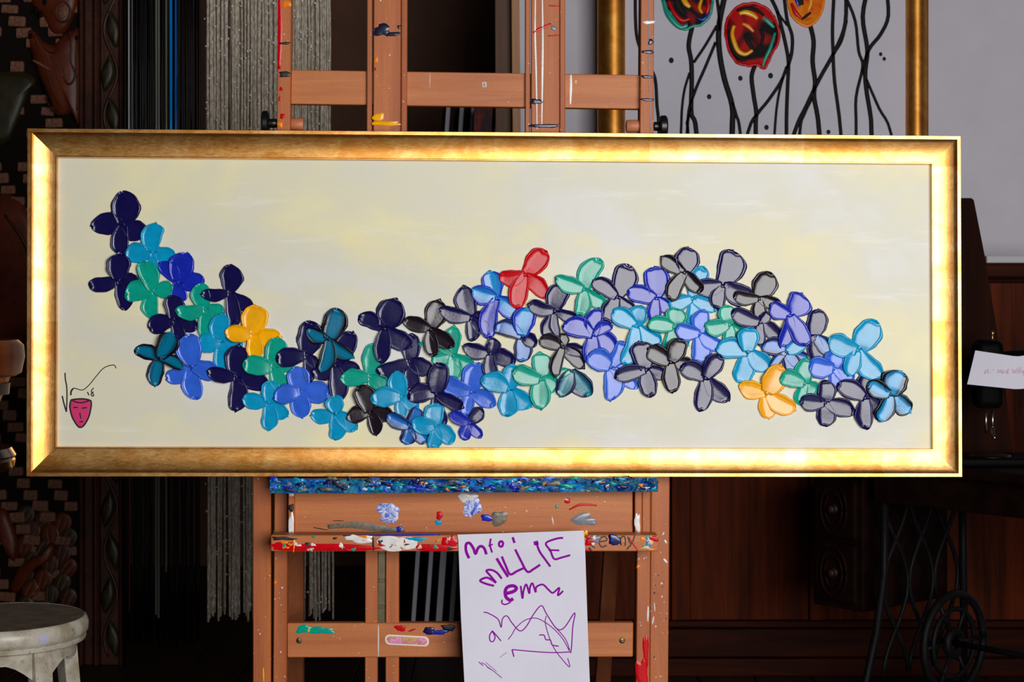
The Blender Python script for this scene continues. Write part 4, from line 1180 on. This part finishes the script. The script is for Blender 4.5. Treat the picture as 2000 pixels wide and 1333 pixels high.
for k in range(7):
    for c_ in range(3):
        x0_ = 50 + c_ * 36 + (k % 2) * 12; y0_ = 1005 + k * 29 + c_ * 7
        a_ = R(rq.uniform(-25, 25) + 20)
        pts_ = [(0, -18), (14, -12), (19, 2), (15, 18), (2, 30), (-12, 20), (-18, 4), (-13, -12)]
        rot_ = lambda p: (x0_ + p[0] * math.cos(a_) - p[1] * math.sin(a_), y0_ + p[0] * math.sin(a_) + p[1] * math.cos(a_))
        fg = figure([rot_(p) for p in pts_], (CGR, CW, CWL)[(k + c_) % 3], .004 + .001 * k, 'carved_feather')
        for j in range(5):
            xx_ = -11 + j * 5.5
            figline([rot_((xx_, -10)), rot_((xx_ * 1.1, 4)), rot_((xx_ * .7, 20))], 1.1, CBR if j % 2 else CW, fg, .003, .0125 + .001 * k)
figure([(-60,1000),(0,990),(20,1010),(36,1060),(30,1100),(10,1080),(-10,1040),(-60,1050)], CWL, .024)

# ================================================================== THINGS LEANING IN THE ALCOVE
EDG = plain('canvas_edge_grey', srgb(168, 166, 176), .7, nscale=20, namt=.08)
SID = plain('canvas_side_dark', srgb(60, 44, 40), .8)
for k, (x, w) in enumerate(((812, 8), (838, 8), (860, 12), (886, 9), (908, 12))):
    Yk = 5.95 + .03 * k
    top = P(x + 62, 175 + 7 * k, Yk)
    zf_ = 0.0
    yb = CY + CAMZ * FPX / Yk
    xb = x - (yb - 1080) * .067
    bot = P(xb, yb, Yk)
    wx = w / FPX * Yk
    r0 = empty('stretched_canvas', bot)
    tag(r0, ['leftmost of the grey-edged canvases leaning on edge behind the easel', 'second from left of the grey-edged canvases leaning behind the easel', 'middle one of the grey-edged canvases leaning behind the easel', 'second from right of the grey-edged canvases leaning behind the easel', 'rightmost of the grey-edged canvases leaning behind the easel'][k], 'canvas', 'canvases leaning in the dark alcove')
    d = top - bot
    f = [d + Vector((0, 0, 0)), d + Vector((wx, 0, 0)), Vector((wx, 0, 0)), Vector((0, 0, 0))]
    obj('canvas_edge', hexa_bm(f, [p + Vector((.0, .02, 0)) for p in f], .001), EDG, r0)
    f2_ = [p + Vector((.002 if i in (0, 3) else -.002, .021, 0)) for i, p in enumerate(f)]
    obj('canvas_side', hexa_bm(f2_, [p + Vector((-.05, .75, 0)) for p in f2_], .001), SID, r0)
def lean_plank(x0t, x1t, x0b, x1b, ytop, Y, m, label, th=.03):
    yb = CY + CAMZ * FPX / Y
    f = [P(x0t, ytop, Y), P(x1t, ytop, Y), P(x1b, yb, Y), P(x0b, yb, Y)]
    o0 = (f[2] + f[3]) / 2
    bmp = hexa_bm([p - o0 for p in f], [p - o0 + Vector((0, th, 0)) for p in f], .002)
    o = obj('wooden_plank', bmp, m, None); o.location = o0
    tag(o, label, 'plank')
    return o
lean_plank(966, 997, 972, 1003, -140, 5.50, wood('plank_brown', srgb(84, 56, 40), srgb(112, 78, 56), 'z', .6), 'dark brown upright plank with white scuffs behind the easel, beside the lighter plank')
lean_plank(997.5, 1013, 1010, 1027, -140, 5.46, wood('plank_light', srgb(170, 120, 84), srgb(200, 152, 114), 'z', .6), 'pale narrow upright plank between the dark plank and the right easel mast')
m, nt, bs = new_mat('red_stained_board')
g = noise(nt, objcoord(nt, (1, 1, .3)), 34, 3, .6)
nt.links.new(ramp(nt, g, [(.40, srgb(40, 34, 38)), (.50, srgb(96, 16, 18)), (.56, srgb(170, 24, 26)), (.62, srgb(60, 48, 50))]), bs.inputs['Base Color'])
bs.inputs['Roughness'].default_value = .6
lean_plank(926, 962, 900, 936, 203, 5.85, m, 'short red-stained board between the leaning canvases and the dark brown plank')

# ================================================================== WOODEN CABINET along the right wall
YF = 5.2
CABV = wood('cabinet_wood_v', srgb(32, 9, 2), srgb(108, 40, 8), 'z', .55, .05, 40, .07, bstr=.25)
CABH = wood('cabinet_wood_h', srgb(26, 7, 3), srgb(66, 22, 6), 'x', .55, .05, 40, .07, bstr=.25)
zt = P(0, 514, YF).z
xl = P(1120, 0, YF).x; xr = P(2130, 0, YF).x
cr_ = empty('panelled_cabinet', ((xl + xr) / 2, YF, 0))
tag(cr_, 'dark red-brown panelled wooden cabinet standing along the white wall', 'cabinet')
def cb(name, x0, x1, y0, y1, z0, z1, m, bev=.004):
    bm = box_bm(x0 - cr_.location.x, x1 - cr_.location.x, y0 - YF, y1 - YF, z0, z1, bev, 2)
    return obj(name, bm, m, cr_)
cb('carcass', xl, xr, YF + .03, YW - .02, .05, zt - .04, CABV)
cb('cabinet_top', xl - .02, xr + .02, YF - .015, YW - .005, zt - .045, zt, CABH, .008)
zf0 = lambda py: P(0, py, YF).z
cb('base_plinth', xl - .01, xr + .01, YF - .012, YF + .05, .0, .055, CABH, .006)
cb('bottom_rail', xl, xr, YF, YF + .03, .057, zf0(1222) - .012, CABH, .004)
cb('moulding', xl, xr, YF + .004, YF + .03, zf0(1222) - .010, zf0(1222) + .012, CABH, .006)
cb('top_rail', xl, xr, YF, YF + .03, zf0(552), zt - .047, CABH)
nst = 4
bx = [P(x, 0, YF).x for x in (1120, 1330, 1600, 1905, 2130)]
for i, x in enumerate(bx):
    w = .028
    a = max(xl, x - w) if i else xl; b = min(xr, x + w) if i < 4 else xr
    cb('stile', a, b, YF, YF + .03, zf0(1222) + .014, zf0(552) - .002, CABV)
for i in range(4):
    a, b = bx[i] + .030, bx[i + 1] - .030
    if i == 0: a = xl + .03
    npl = max(2, int((b - a) / .085))
    for k in range(npl):
        x0_ = a + (b - a) * k / npl; x1_ = a + (b - a) * (k + 1) / npl
        o = cb('panel_board', x0_ + .0001, x1_ - .0001, YF + .016 + (k % 2) * .0008, YF + .03, zf0(1222) + .014, zf0(552) - .002, CABV, .0008)
# white cloth-like runner lying on the cabinet
LEDG = plain('pale_board', srgb(190, 188, 192), .7)
o = obj('pale_board', box_bm(P(1915, 0, 5.3).x, P(2120, 0, 5.3).x, YF + .03, YW - .1, zt, zt + .022, .002), LEDG)
tag(o, 'pale flat board lying on the cabinet top beside the wall', 'board')

# ================================================================== SEWING TABLE, MACHINE, NOTE, TAPERED BOARD
SWD = plain('sewing_dark_wood', srgb(20, 8, 5), .55, 0, .05, nscale=20, namt=.5)
IRN = plain('black_cast_iron', srgb(14, 12, 13), .55, 0, .12, nscale=50, namt=.4)
JAP = plain('black_japanned_iron', srgb(8, 6, 6), .5, 0, .03)
CHR = plain('nickel', srgb(190, 180, 170), .25, 1.0)
YS = 4.45
ZT = P(0, 905, YS).z     # table top height
tx0 = P(1690, 0, YS).x
st = empty('sewing_table', (1.231, 4.50, 0), (0, 0, R(-50)))
tag(st, 'dark treadle sewing table with drawers and black cast-iron lattice legs', 'table')
def sb(name, x0, x1, y0, y1, z0, z1, m, bev=.004, par=None):
    return obj(name, box_bm(x0, x1, y0, y1, z0, z1, bev, 2), m, par or st)
sb('table_top', -.26, .75, -.22, .24, ZT - .028, ZT, SWD, .008)
sb('apron', -.22, .72, -.19, .21, ZT - .11, ZT - .030, SWD)
# hanging drawer case
dc = sb('drawer_case', -.44, -.27, -.17, .2, ZT - .41, ZT - .05, SWD)
sb('case_top', -.45, -.25, -.19, .22, ZT - .05, ZT - .028, SWD, .006)
for k in range(2):
    z1 = ZT - .065 - k * .17
    d_ = sb('drawer', -.425, -.285, -.186, -.168, z1 - .155, z1, SWD, .006)
    bm = bmesh.new()
    for rr_ in (.055, .036):
        add_tube(bm, [Vector((-.355 + rr_ * .8 * math.cos(a * .2618), -.188, z1 - .078 + rr_ * 1.2 * math.sin(a * .2618))) for a in range(25)], .004, 6)
    obj('carved_ring', bm, SWD, d_, smooth=True)
    bm = lathe_bm([(0, .02), (.008, .02), (.012, .012), (.007, .004), (.012, 0)], 0, 0, 16)
    kb = obj('knob', bm, plain('drawer_knob_%d' % k, srgb(40, 22, 15), .5, 0, .2), d_, smooth=True)
    kb.location = (-.355, -.186, z1 - .078); kb.rotation_euler = (R(90), 0, 0)
sb('drawer', .3, .6, -.205, -.188, ZT - .105, ZT - .04, plain('drawer_front_brown', srgb(70, 30, 16), .35), .004)
# iron ends: lattice of ogee bars, one at each end plus brace with wheel
def iron_side(x):
    bm = bmesh.new()
    add_tube(bm, [Vector((x, -.17, ZT - .1)), Vector((x, -.172, ZT - .3)), Vector((x - .01, -.19, ZT - .45)), Vector((x - .04, -.23, .03)), Vector((x - .04, -.26, .012))], .011, 8)
    add_tube(bm, [Vector((x, .17, ZT - .1)), Vector((x, .172, ZT - .3)), Vector((x - .01, .19, ZT - .45)), Vector((x - .04, .23, .03)), Vector((x - .04, .26, .012))], .011, 8)
    add_tube(bm, [Vector((x, -.17, ZT - .1)), Vector((x, .17, ZT - .1))], .010, 8)
    add_tube(bm, [Vector((x - .04, -.22, .06)), Vector((x - .02, 0, .10)), Vector((x - .04, .22, .06))], .010, 8)
    for k in range(3):
        for s in (-1, 1):
            pts = []
            for j in range(15):
                t = j / 14
                pts.append(Vector((x - .01, -.11 + k * .11 + s * .052 * math.cos(t * math.pi * 2.0), ZT - .1 - t * .47)))
            add_tube(bm, pts, .006, 6)
    return obj('iron_leg', bm, IRN, st, smooth=True)
iron_side(-.2); iron_side(.66)
bm = bmesh.new()
wy = .02
for rr_, tk in ((.13, .011), (.09, .007), (.03, .012)):
    add_tube(bm, [Vector((-.12, wy + rr_ * math.cos(a * math.pi / 18), .22 + rr_ * math.sin(a * math.pi / 18))) for a in range(37)], tk, 8)
for a in range(6):
    c, s_ = math.cos(a * 1.047), math.sin(a * 1.047)
    add_tube(bm, [Vector((-.12, wy + .03 * c, .22 + .03 * s_)), Vector((-.12, wy + .125 * c, .22 + .125 * s_))], .006, 6)
add_tube(bm, [Vector((-.16, wy, .22)), Vector((.3, wy, .22))], .008, 8)
obj('drive_wheel', bm, IRN, st, smooth=True)
sb('treadle', -.16, .62, -.14, .16, .07, .085, IRN, .004)
# machine head on the table
mo_ = P(1929, 872, 4.42)
sm_ = empty('sewing_machine', (mo_.x, 4.42, ZT))
tag(sm_, 'black antique sewing machine with a paper note draped over it', 'sewing machine')
k1 = 4.42 / FPX
zz = lambda py: P(0, py, 4.42).z - ZT
def mb(name, x0, x1, y0, y1, z0, z1, m, bev, seg=3):
    return obj(name, box_bm(x0, x1, y0, y1, z0, z1, bev, seg), m, sm_, sharp=50)
mb('bed', -.10, .36, -.08, .09, .0005, .022, JAP, .006)
mb('face_plate', -.036, .036, -.034, .036, zz(798), zz(664), JAP, .02, 5)
bm = bmesh.new(); add_tube(bm, [Vector((x, 0, z)) for x, z in ((.03, zz(716)), (.10, zz(708)), (.2, zz(704)), (.27, zz(706)), (.31, zz(735)), (.32, zz(800)), (.32, .02))], [.036, .034, .036, .044, .046, .046, .052], 16); obj('arm', bm, JAP, sm_, smooth=True)
for x in (-.007, .010):
    bm = bmesh.new(); add_tube(bm, [Vector((x, -.01, zz(800))), Vector((x, -.01, zz(846)))], .003 if x < 0 else .0024, 8); obj('needle_bar', bm, CHR, sm_, smooth=True)
bm = bmesh.new(); add_tube(bm, [Vector((.010, -.01, zz(834))), Vector((.010, -.01, zz(850))), Vector((.010, -.03, zz(855)))], [.004, .005, .005], 8); obj('presser_foot', bm, CHR, sm_, smooth=True)
bm = lathe_bm([(0, .026), (.052, .026), (.055, .0225), (.055, .022), (0, .0215)], .0, -.01, 28); obj('needle_plate', bm, plain('dull_plate', srgb(60, 54, 50), .4, 1.0), sm_, sharp=40)
bm = lathe_bm([(0, .026), (.004, .024), (.0065, .02), (.003, .014), (.003, 0), (.008, -.003)], 0, 0, 14); o = obj('tension_knob', bm, plain('brass_knob', srgb(170, 130, 80), .3, 1.0), sm_, smooth=True); o.location = (.012, 0, zz(666))
# flywheel (out of view to the right)
bm = lathe_bm([(0, .02), (.06, .02), (.075, .012), (.075, -.012), (.06, -.02), (0, -.02)], 0, 0, 28); o = obj('hand_wheel', bm, JAP, sm_, sharp=40); o.location = (.40, 0, zz(735)); o.rotation_euler = (0, R(90), 0)
# paper note
nr = empty('paper_note', (mo_.x, 4.42 - .04, P(0, 760, 4.38).z))
tag(nr, 'small white paper note with faint red writing on the sewing machine', 'paper')
def nq(px, py, h=0.0):
    Yn = 4.335 + (.020 * math.sin((px - 1890) / 130 * 2.2)) - (.012 if px < 1984 else -.01 + .0) * abs(px - 1984) / 90 - h
    p = P(px, py, Yn); return p - nr.location
bm = bmesh.new()
for off in (0.0, -.0006):
    g = []
    for j in range(9):
        t = j / 8
        row = []
        for i in range(15):
            s = i / 14
            xl_ = 1905 + (1889 - 1905) * t; xr_ = 2052
            x = xl_ + (xr_ - xl_) * s
            yt = 685 + 12 * min(1, s / .55) + (0 if s < .55 else -(s - .55) * 20); ybm = 751 + 10 * min(1, s / .6) - (0 if s < .6 else (s - .6) * 18)
            row.append(bm.verts.new(nq(x, yt + (ybm - yt) * t, off)))
        g.append(row)
    for j in range(8):
        for i in range(14):
            f = (g[j][i], g[j][i + 1], g[j + 1][i + 1], g[j + 1][i]); bm.faces.new(f if off == 0 else f[::-1])
obj('sheet', bm, PAPER, nr, smooth=True)
bm = bmesh.new()
def B1(X, Y): return (1500 + X / 3.992, 666 + Y / 3.992)
for stq in ([(1695,225),(1690,260),(1705,235),(1720,225),(1712,250),(1735,245)], [(1745,228),(1765,225)], [(1790,255),(1795,225),(1806,250),(1815,225),(1822,255),(1840,240),(1832,228),(1826,250),(1848,252)], [(1850,245),(1862,235),(1858,255),(1872,250)], [(1872,215),(1868,255),(1880,250)], [(1860,232),(1882,228)],
            [(1905,215),(1912,255),(1922,225),(1932,255),(1942,210)], [(1950,225),(1948,255)], [(1960,205),(1957,255)], [(1972,205),(1968,255)], [(1980,230),(1988,250),(2000,225),(1990,270)]):
    add_ribbon(bm, [B1(*p) for p in stq], .45, lambda x, y, h: nq(x, y, .0006 + h), .0002, 4)
bmesh.ops.recalc_face_normals(bm, faces=bm.faces)
obj('red_writing', bm, plain('ink_red', srgb(198, 140, 160), .6), nr)
# tapered board behind
YT = 4.62
f = [P(x, y, YT) for x, y in ((1848, 387), (1899, 387), (1904, 392), (1926, 512), (1946, 640), (1962, 760), (1962, 0), (1790, 0))]
z_ = ZT
ptl = [P(1856, 387, YT), P(1897, 387, YT), P(1902, 391, YT), P(1925, 508, YT), P(1946, 640, YT), P(1964, 760, YT)]
ptl += [Vector((ptl[-1].x + .02, YT, z_)), Vector((P(1790, 0, YT).x, YT, z_))]
o0 = Vector((ptl[4].x - .1, YT, z_))
bm = bmesh.new()
va = [bm.verts.new(p - o0) for p in ptl]; vb = [bm.verts.new(p - o0 + Vector((0, .022, 0))) for p in ptl]
bm.faces.new(va); bm.faces.new(vb[::-1])
for i in range(len(va)):
    j = (i + 1) % len(va); bm.faces.new((va[i], va[j], vb[j], vb[i]))
bmesh.ops.recalc_face_normals(bm, faces=bm.faces)
o = obj('tapered_board', bm, wood('tapered_dark', srgb(24, 10, 6), srgb(44, 19, 10), 'z', .8, .05), None); o.location = o0
tag(o, 'tapered dark wooden board standing behind the sewing machine', 'board')

# ================================================================== LEFT EDGE: lacquered pedestal table with a wooden bucket
YB = 3.12
kb_ = YB / FPX
pc = P(-150, 0, YB)
tz = P(0, 872, YB).z
pt = empty('pedestal_table', (pc.x, YB, 0)); tag(pt, 'glossy dark brown round-edged pedestal table at the left edge', 'table')
LAQ = plain('dark_lacquer', srgb(24, 8, 5), .16, 0, .35, nscale=20, namt=.5)
rr0 = 175 * kb_; th = 50 * kb_
obj('table_top', lathe_bm([(0, tz), (rr0 - .02, tz), (rr0 - .008, tz - .004), (rr0, tz - .018), (rr0 - .001, tz - th * .45), (rr0 - .004, tz - th * .5), (rr0 - .001, tz - th * .56), (rr0 - .003, tz - th * .85), (rr0 - .015, tz - th), (0, tz - th)], 0, 0, 64), LAQ, pt, sharp=40)
obj('pedestal', lathe_bm([(0, tz - th), (.06, tz - th), (.045, tz - .12), (.03, tz - .2), (.045, .3), (.055, .2), (.03, .14), (.04, .06), (.16, .03), (.17, 0), (0, 0)], 0, 0, 32), LAQ, pt, sharp=50)
bu = empty('wooden_bucket', (P(-90, 0, YB).x, YB - .01, tz)); tag(bu, 'wooden staved bucket with a thick rim standing on the dark pedestal table', 'bucket')
BUW = wood('bucket_wood', srgb(66, 24, 5), srgb(120, 50, 12), 'z', .4, .2, 50, .1)
BUR = wood('bucket_rim_wood', srgb(50, 19, 5), srgb(112, 50, 14), 'z', .4, .2, 50, .3)
zr0 = P(0, 735, YB).z - tz; zr1 = P(0, 664, YB).z - tz
ro = 137 * kb_
obj('rim', lathe_bm([(ro - .035, zr1 - .004), (ro - .012, zr1), (ro - .002, zr1 - .01), (ro, zr1 - .03), (ro - .006, zr0 + .006), (ro - .016, zr0), (ro - .035, zr0), (ro - .035, zr1 - .004)], 0, 0, 56), BUR, bu, sharp=45)
ns = 20
rt0, rb0 = ro - .022, ro - .075
stave = None
bm = bmesh.new()
dA = math.pi / ns * .985
f = [Vector((rt0 * math.sin(-dA), -rt0 * math.cos(dA), zr0 + .004)), Vector((rt0 * math.sin(dA), -rt0 * math.cos(dA), zr0 + .004)), Vector((rb0 * math.sin(dA), -rb0 * math.cos(dA), 0.001)), Vector((rb0 * math.sin(-dA), -rb0 * math.cos(dA), 0.001))]
b_ = [p + Vector((-p.x * .12, .014, 0)) for p in f]
for k in range(ns):
    if stave is None:
        stave = obj('stave', hexa_bm(f, b_, .0015), BUW, bu); o = stave
    else: o = dup(stave, bu)
    o.rotation_euler = (0, 0, 2 * math.pi * k / ns)
zh = zr0 * .82; rh = rb0 + (rt0 - rb0) * .82 + .004
obj('hoop', lathe_bm([(rh - .004, zh - .01), (rh, zh - .01), (rh + .002, zh + .01), (rh - .004, zh + .01), (rh - .004, zh - .01)], 0, 0, 48), plain('dark_hoop', srgb(40, 24, 16), .5, .6), bu, sharp=40)
obj('bucket_bottom', lathe_bm([(0, .004), (rb0 - .014, .004), (rb0 - .014, .014), (0, .014)], 0, 0, 32), BUW, bu)

# ================================================================== WHITE PAINTED STOOL
YL = 3.62
ks = YL / FPX
zs = P(0, 1207, YL).z
so = empty('painted_stool', (P(3, 0, YL).x, YL, 0)); tag(so, 'worn white painted round stool with a dark seat at lower left', 'stool')
m, nt, bs = new_mat('crackled_white_paint')
g = noise(nt, objcoord(nt), 120, 5, .7); g2 = noise(nt, objcoord(nt, (1, 1, 1), (4, 4, 4)), 22, 4, .6)
c = ramp(nt, g2, [(.35, srgb(150, 139, 118)), (.6, srgb(188, 181, 166))])
c = mixc(nt, ramp(nt, g, [(.60, (0, 0, 0, 1)), (.68, (1, 1, 1, 1))]), c, srgb(104, 84, 64))
nt.links.new(c, bs.inputs['Base Color']); bs.inputs['Roughness'].default_value = .35
bump(nt, bs, g, .3, .001)
STW = m
STT = plain('worn_seat_top', srgb(112, 98, 84), .75, 0, .2, nscale=30, namt=.25)
r0_ = 163 * ks
obj('seat_top', lathe_bm([(0, zs + .001), (r0_ - .006, zs + .001), (r0_ - .006, zs - .004), (0, zs - .004)], 0, 0, 64), STT, so, sharp=40)
obj('seat_rim', lathe_bm([(r0_ - .010, zs - .004), (r0_ - .006, zs + .0015), (r0_ - .001, zs - .002), (r0_ + .003, zs - .014), (r0_ + .002, zs - .028), (r0_ - .003, zs - .036), (r0_ - .006, zs - .037), (r0_ - .002, zs - .041), (r0_ - .003, zs - .046), (r0_ - .012, zs - .049), (0, zs - .049)], 0, 0, 72), STW, so, sharp=50)
for k, a in enumerate((-43, 42, 137, 222)):
    # legs at the given bearing (0 = right, -90 = towards the camera)
    ca, sa = math.cos(R(a)), math.sin(R(a))
    rad = Vector((ca, sa, 0)); tan = Vector((-sa, ca, 0))
    tp = rad * (r0_ - .030) + Vector((0, 0, zs - .049)); bt = rad * (r0_ + .012)
    w = .021
    f = [tp - tan * w + rad * .014, tp + tan * w + rad * .014, bt + tan * w * .8 + rad * .014, bt - tan * w * .8 + rad * .014]
    b2 = [p - rad * .030 for p in f]
    lg = obj('leg', hexa_bm(f, b2, .003, 2), STW, so)
    f = [p + rad * .002 for p in (tp - tan * w + rad * .014, tp - tan * (w - .006) + rad * .014, bt - tan * (w * .8 - .006) + rad * .014, bt - tan * w * .8 + rad * .014)]
    obj('leg_bead', hexa_bm(f, [p - rad * .004 for p in f], .001), STW, lg)
legA = [-43, 42, 137, 222, 317]
for i in range(4):
    a0, a1 = R(legA[i]) + .13, R(legA[i + 1]) - .13
    bm = bmesh.new(); rows = []
    for j in range(13):
        t = j / 12; a = a0 + (a1 - a0) * t
        drop = .052 - .026 * math.sin(math.pi * t) ** .6 + .006 * math.cos(math.pi * 4 * t)
        ra = r0_ - .020
        row = [Vector((ra * math.cos(a), ra * math.sin(a), zs - .047)), Vector(((ra - .002) * math.cos(a), (ra - .002) * math.sin(a), zs - .047 - drop)),
               Vector(((ra - .016) * math.cos(a), (ra - .016) * math.sin(a), zs - .047 - drop)), Vector(((ra - .016) * math.cos(a), (ra - .016) * math.sin(a), zs - .047))]
        rows.append([bm.verts.new(p) for p in row])
    for j in range(12):
        for k in range(4):
            bm.faces.new((rows[j][k], rows[j][(k + 1) % 4], rows[j + 1][(k + 1) % 4], rows[j + 1][k]))
    bm.faces.new(rows[0]); bm.faces.new(rows[-1][::-1])
    bmesh.ops.recalc_face_normals(bm, faces=bm.faces)
    obj('apron', bm, STW, so, sharp=40)
# scrap of lavender tape on the rim
bm = bmesh.new()
g = []
for j in range(4):
    row = []
    for i in range(5):
        a = R(-49.5 + 6.5 * i / 4); z = zs - .010 - .018 * j / 3
        rr_ = r0_ + .0034 + (.0004 if j in (1, 2) else -.001)
        row.append(bm.verts.new((rr_ * math.cos(a), rr_ * math.sin(a), z)))
    g.append(row)
for j in range(3):
    for i in range(4): bm.faces.new((g[j][i], g[j][i + 1], g[j + 1][i + 1], g[j + 1][i]))
bmesh.ops.recalc_face_normals(bm, faces=bm.faces)
obj('tape_scrap', bm, plain('lavender_tape', srgb(176, 174, 200), .5), so)
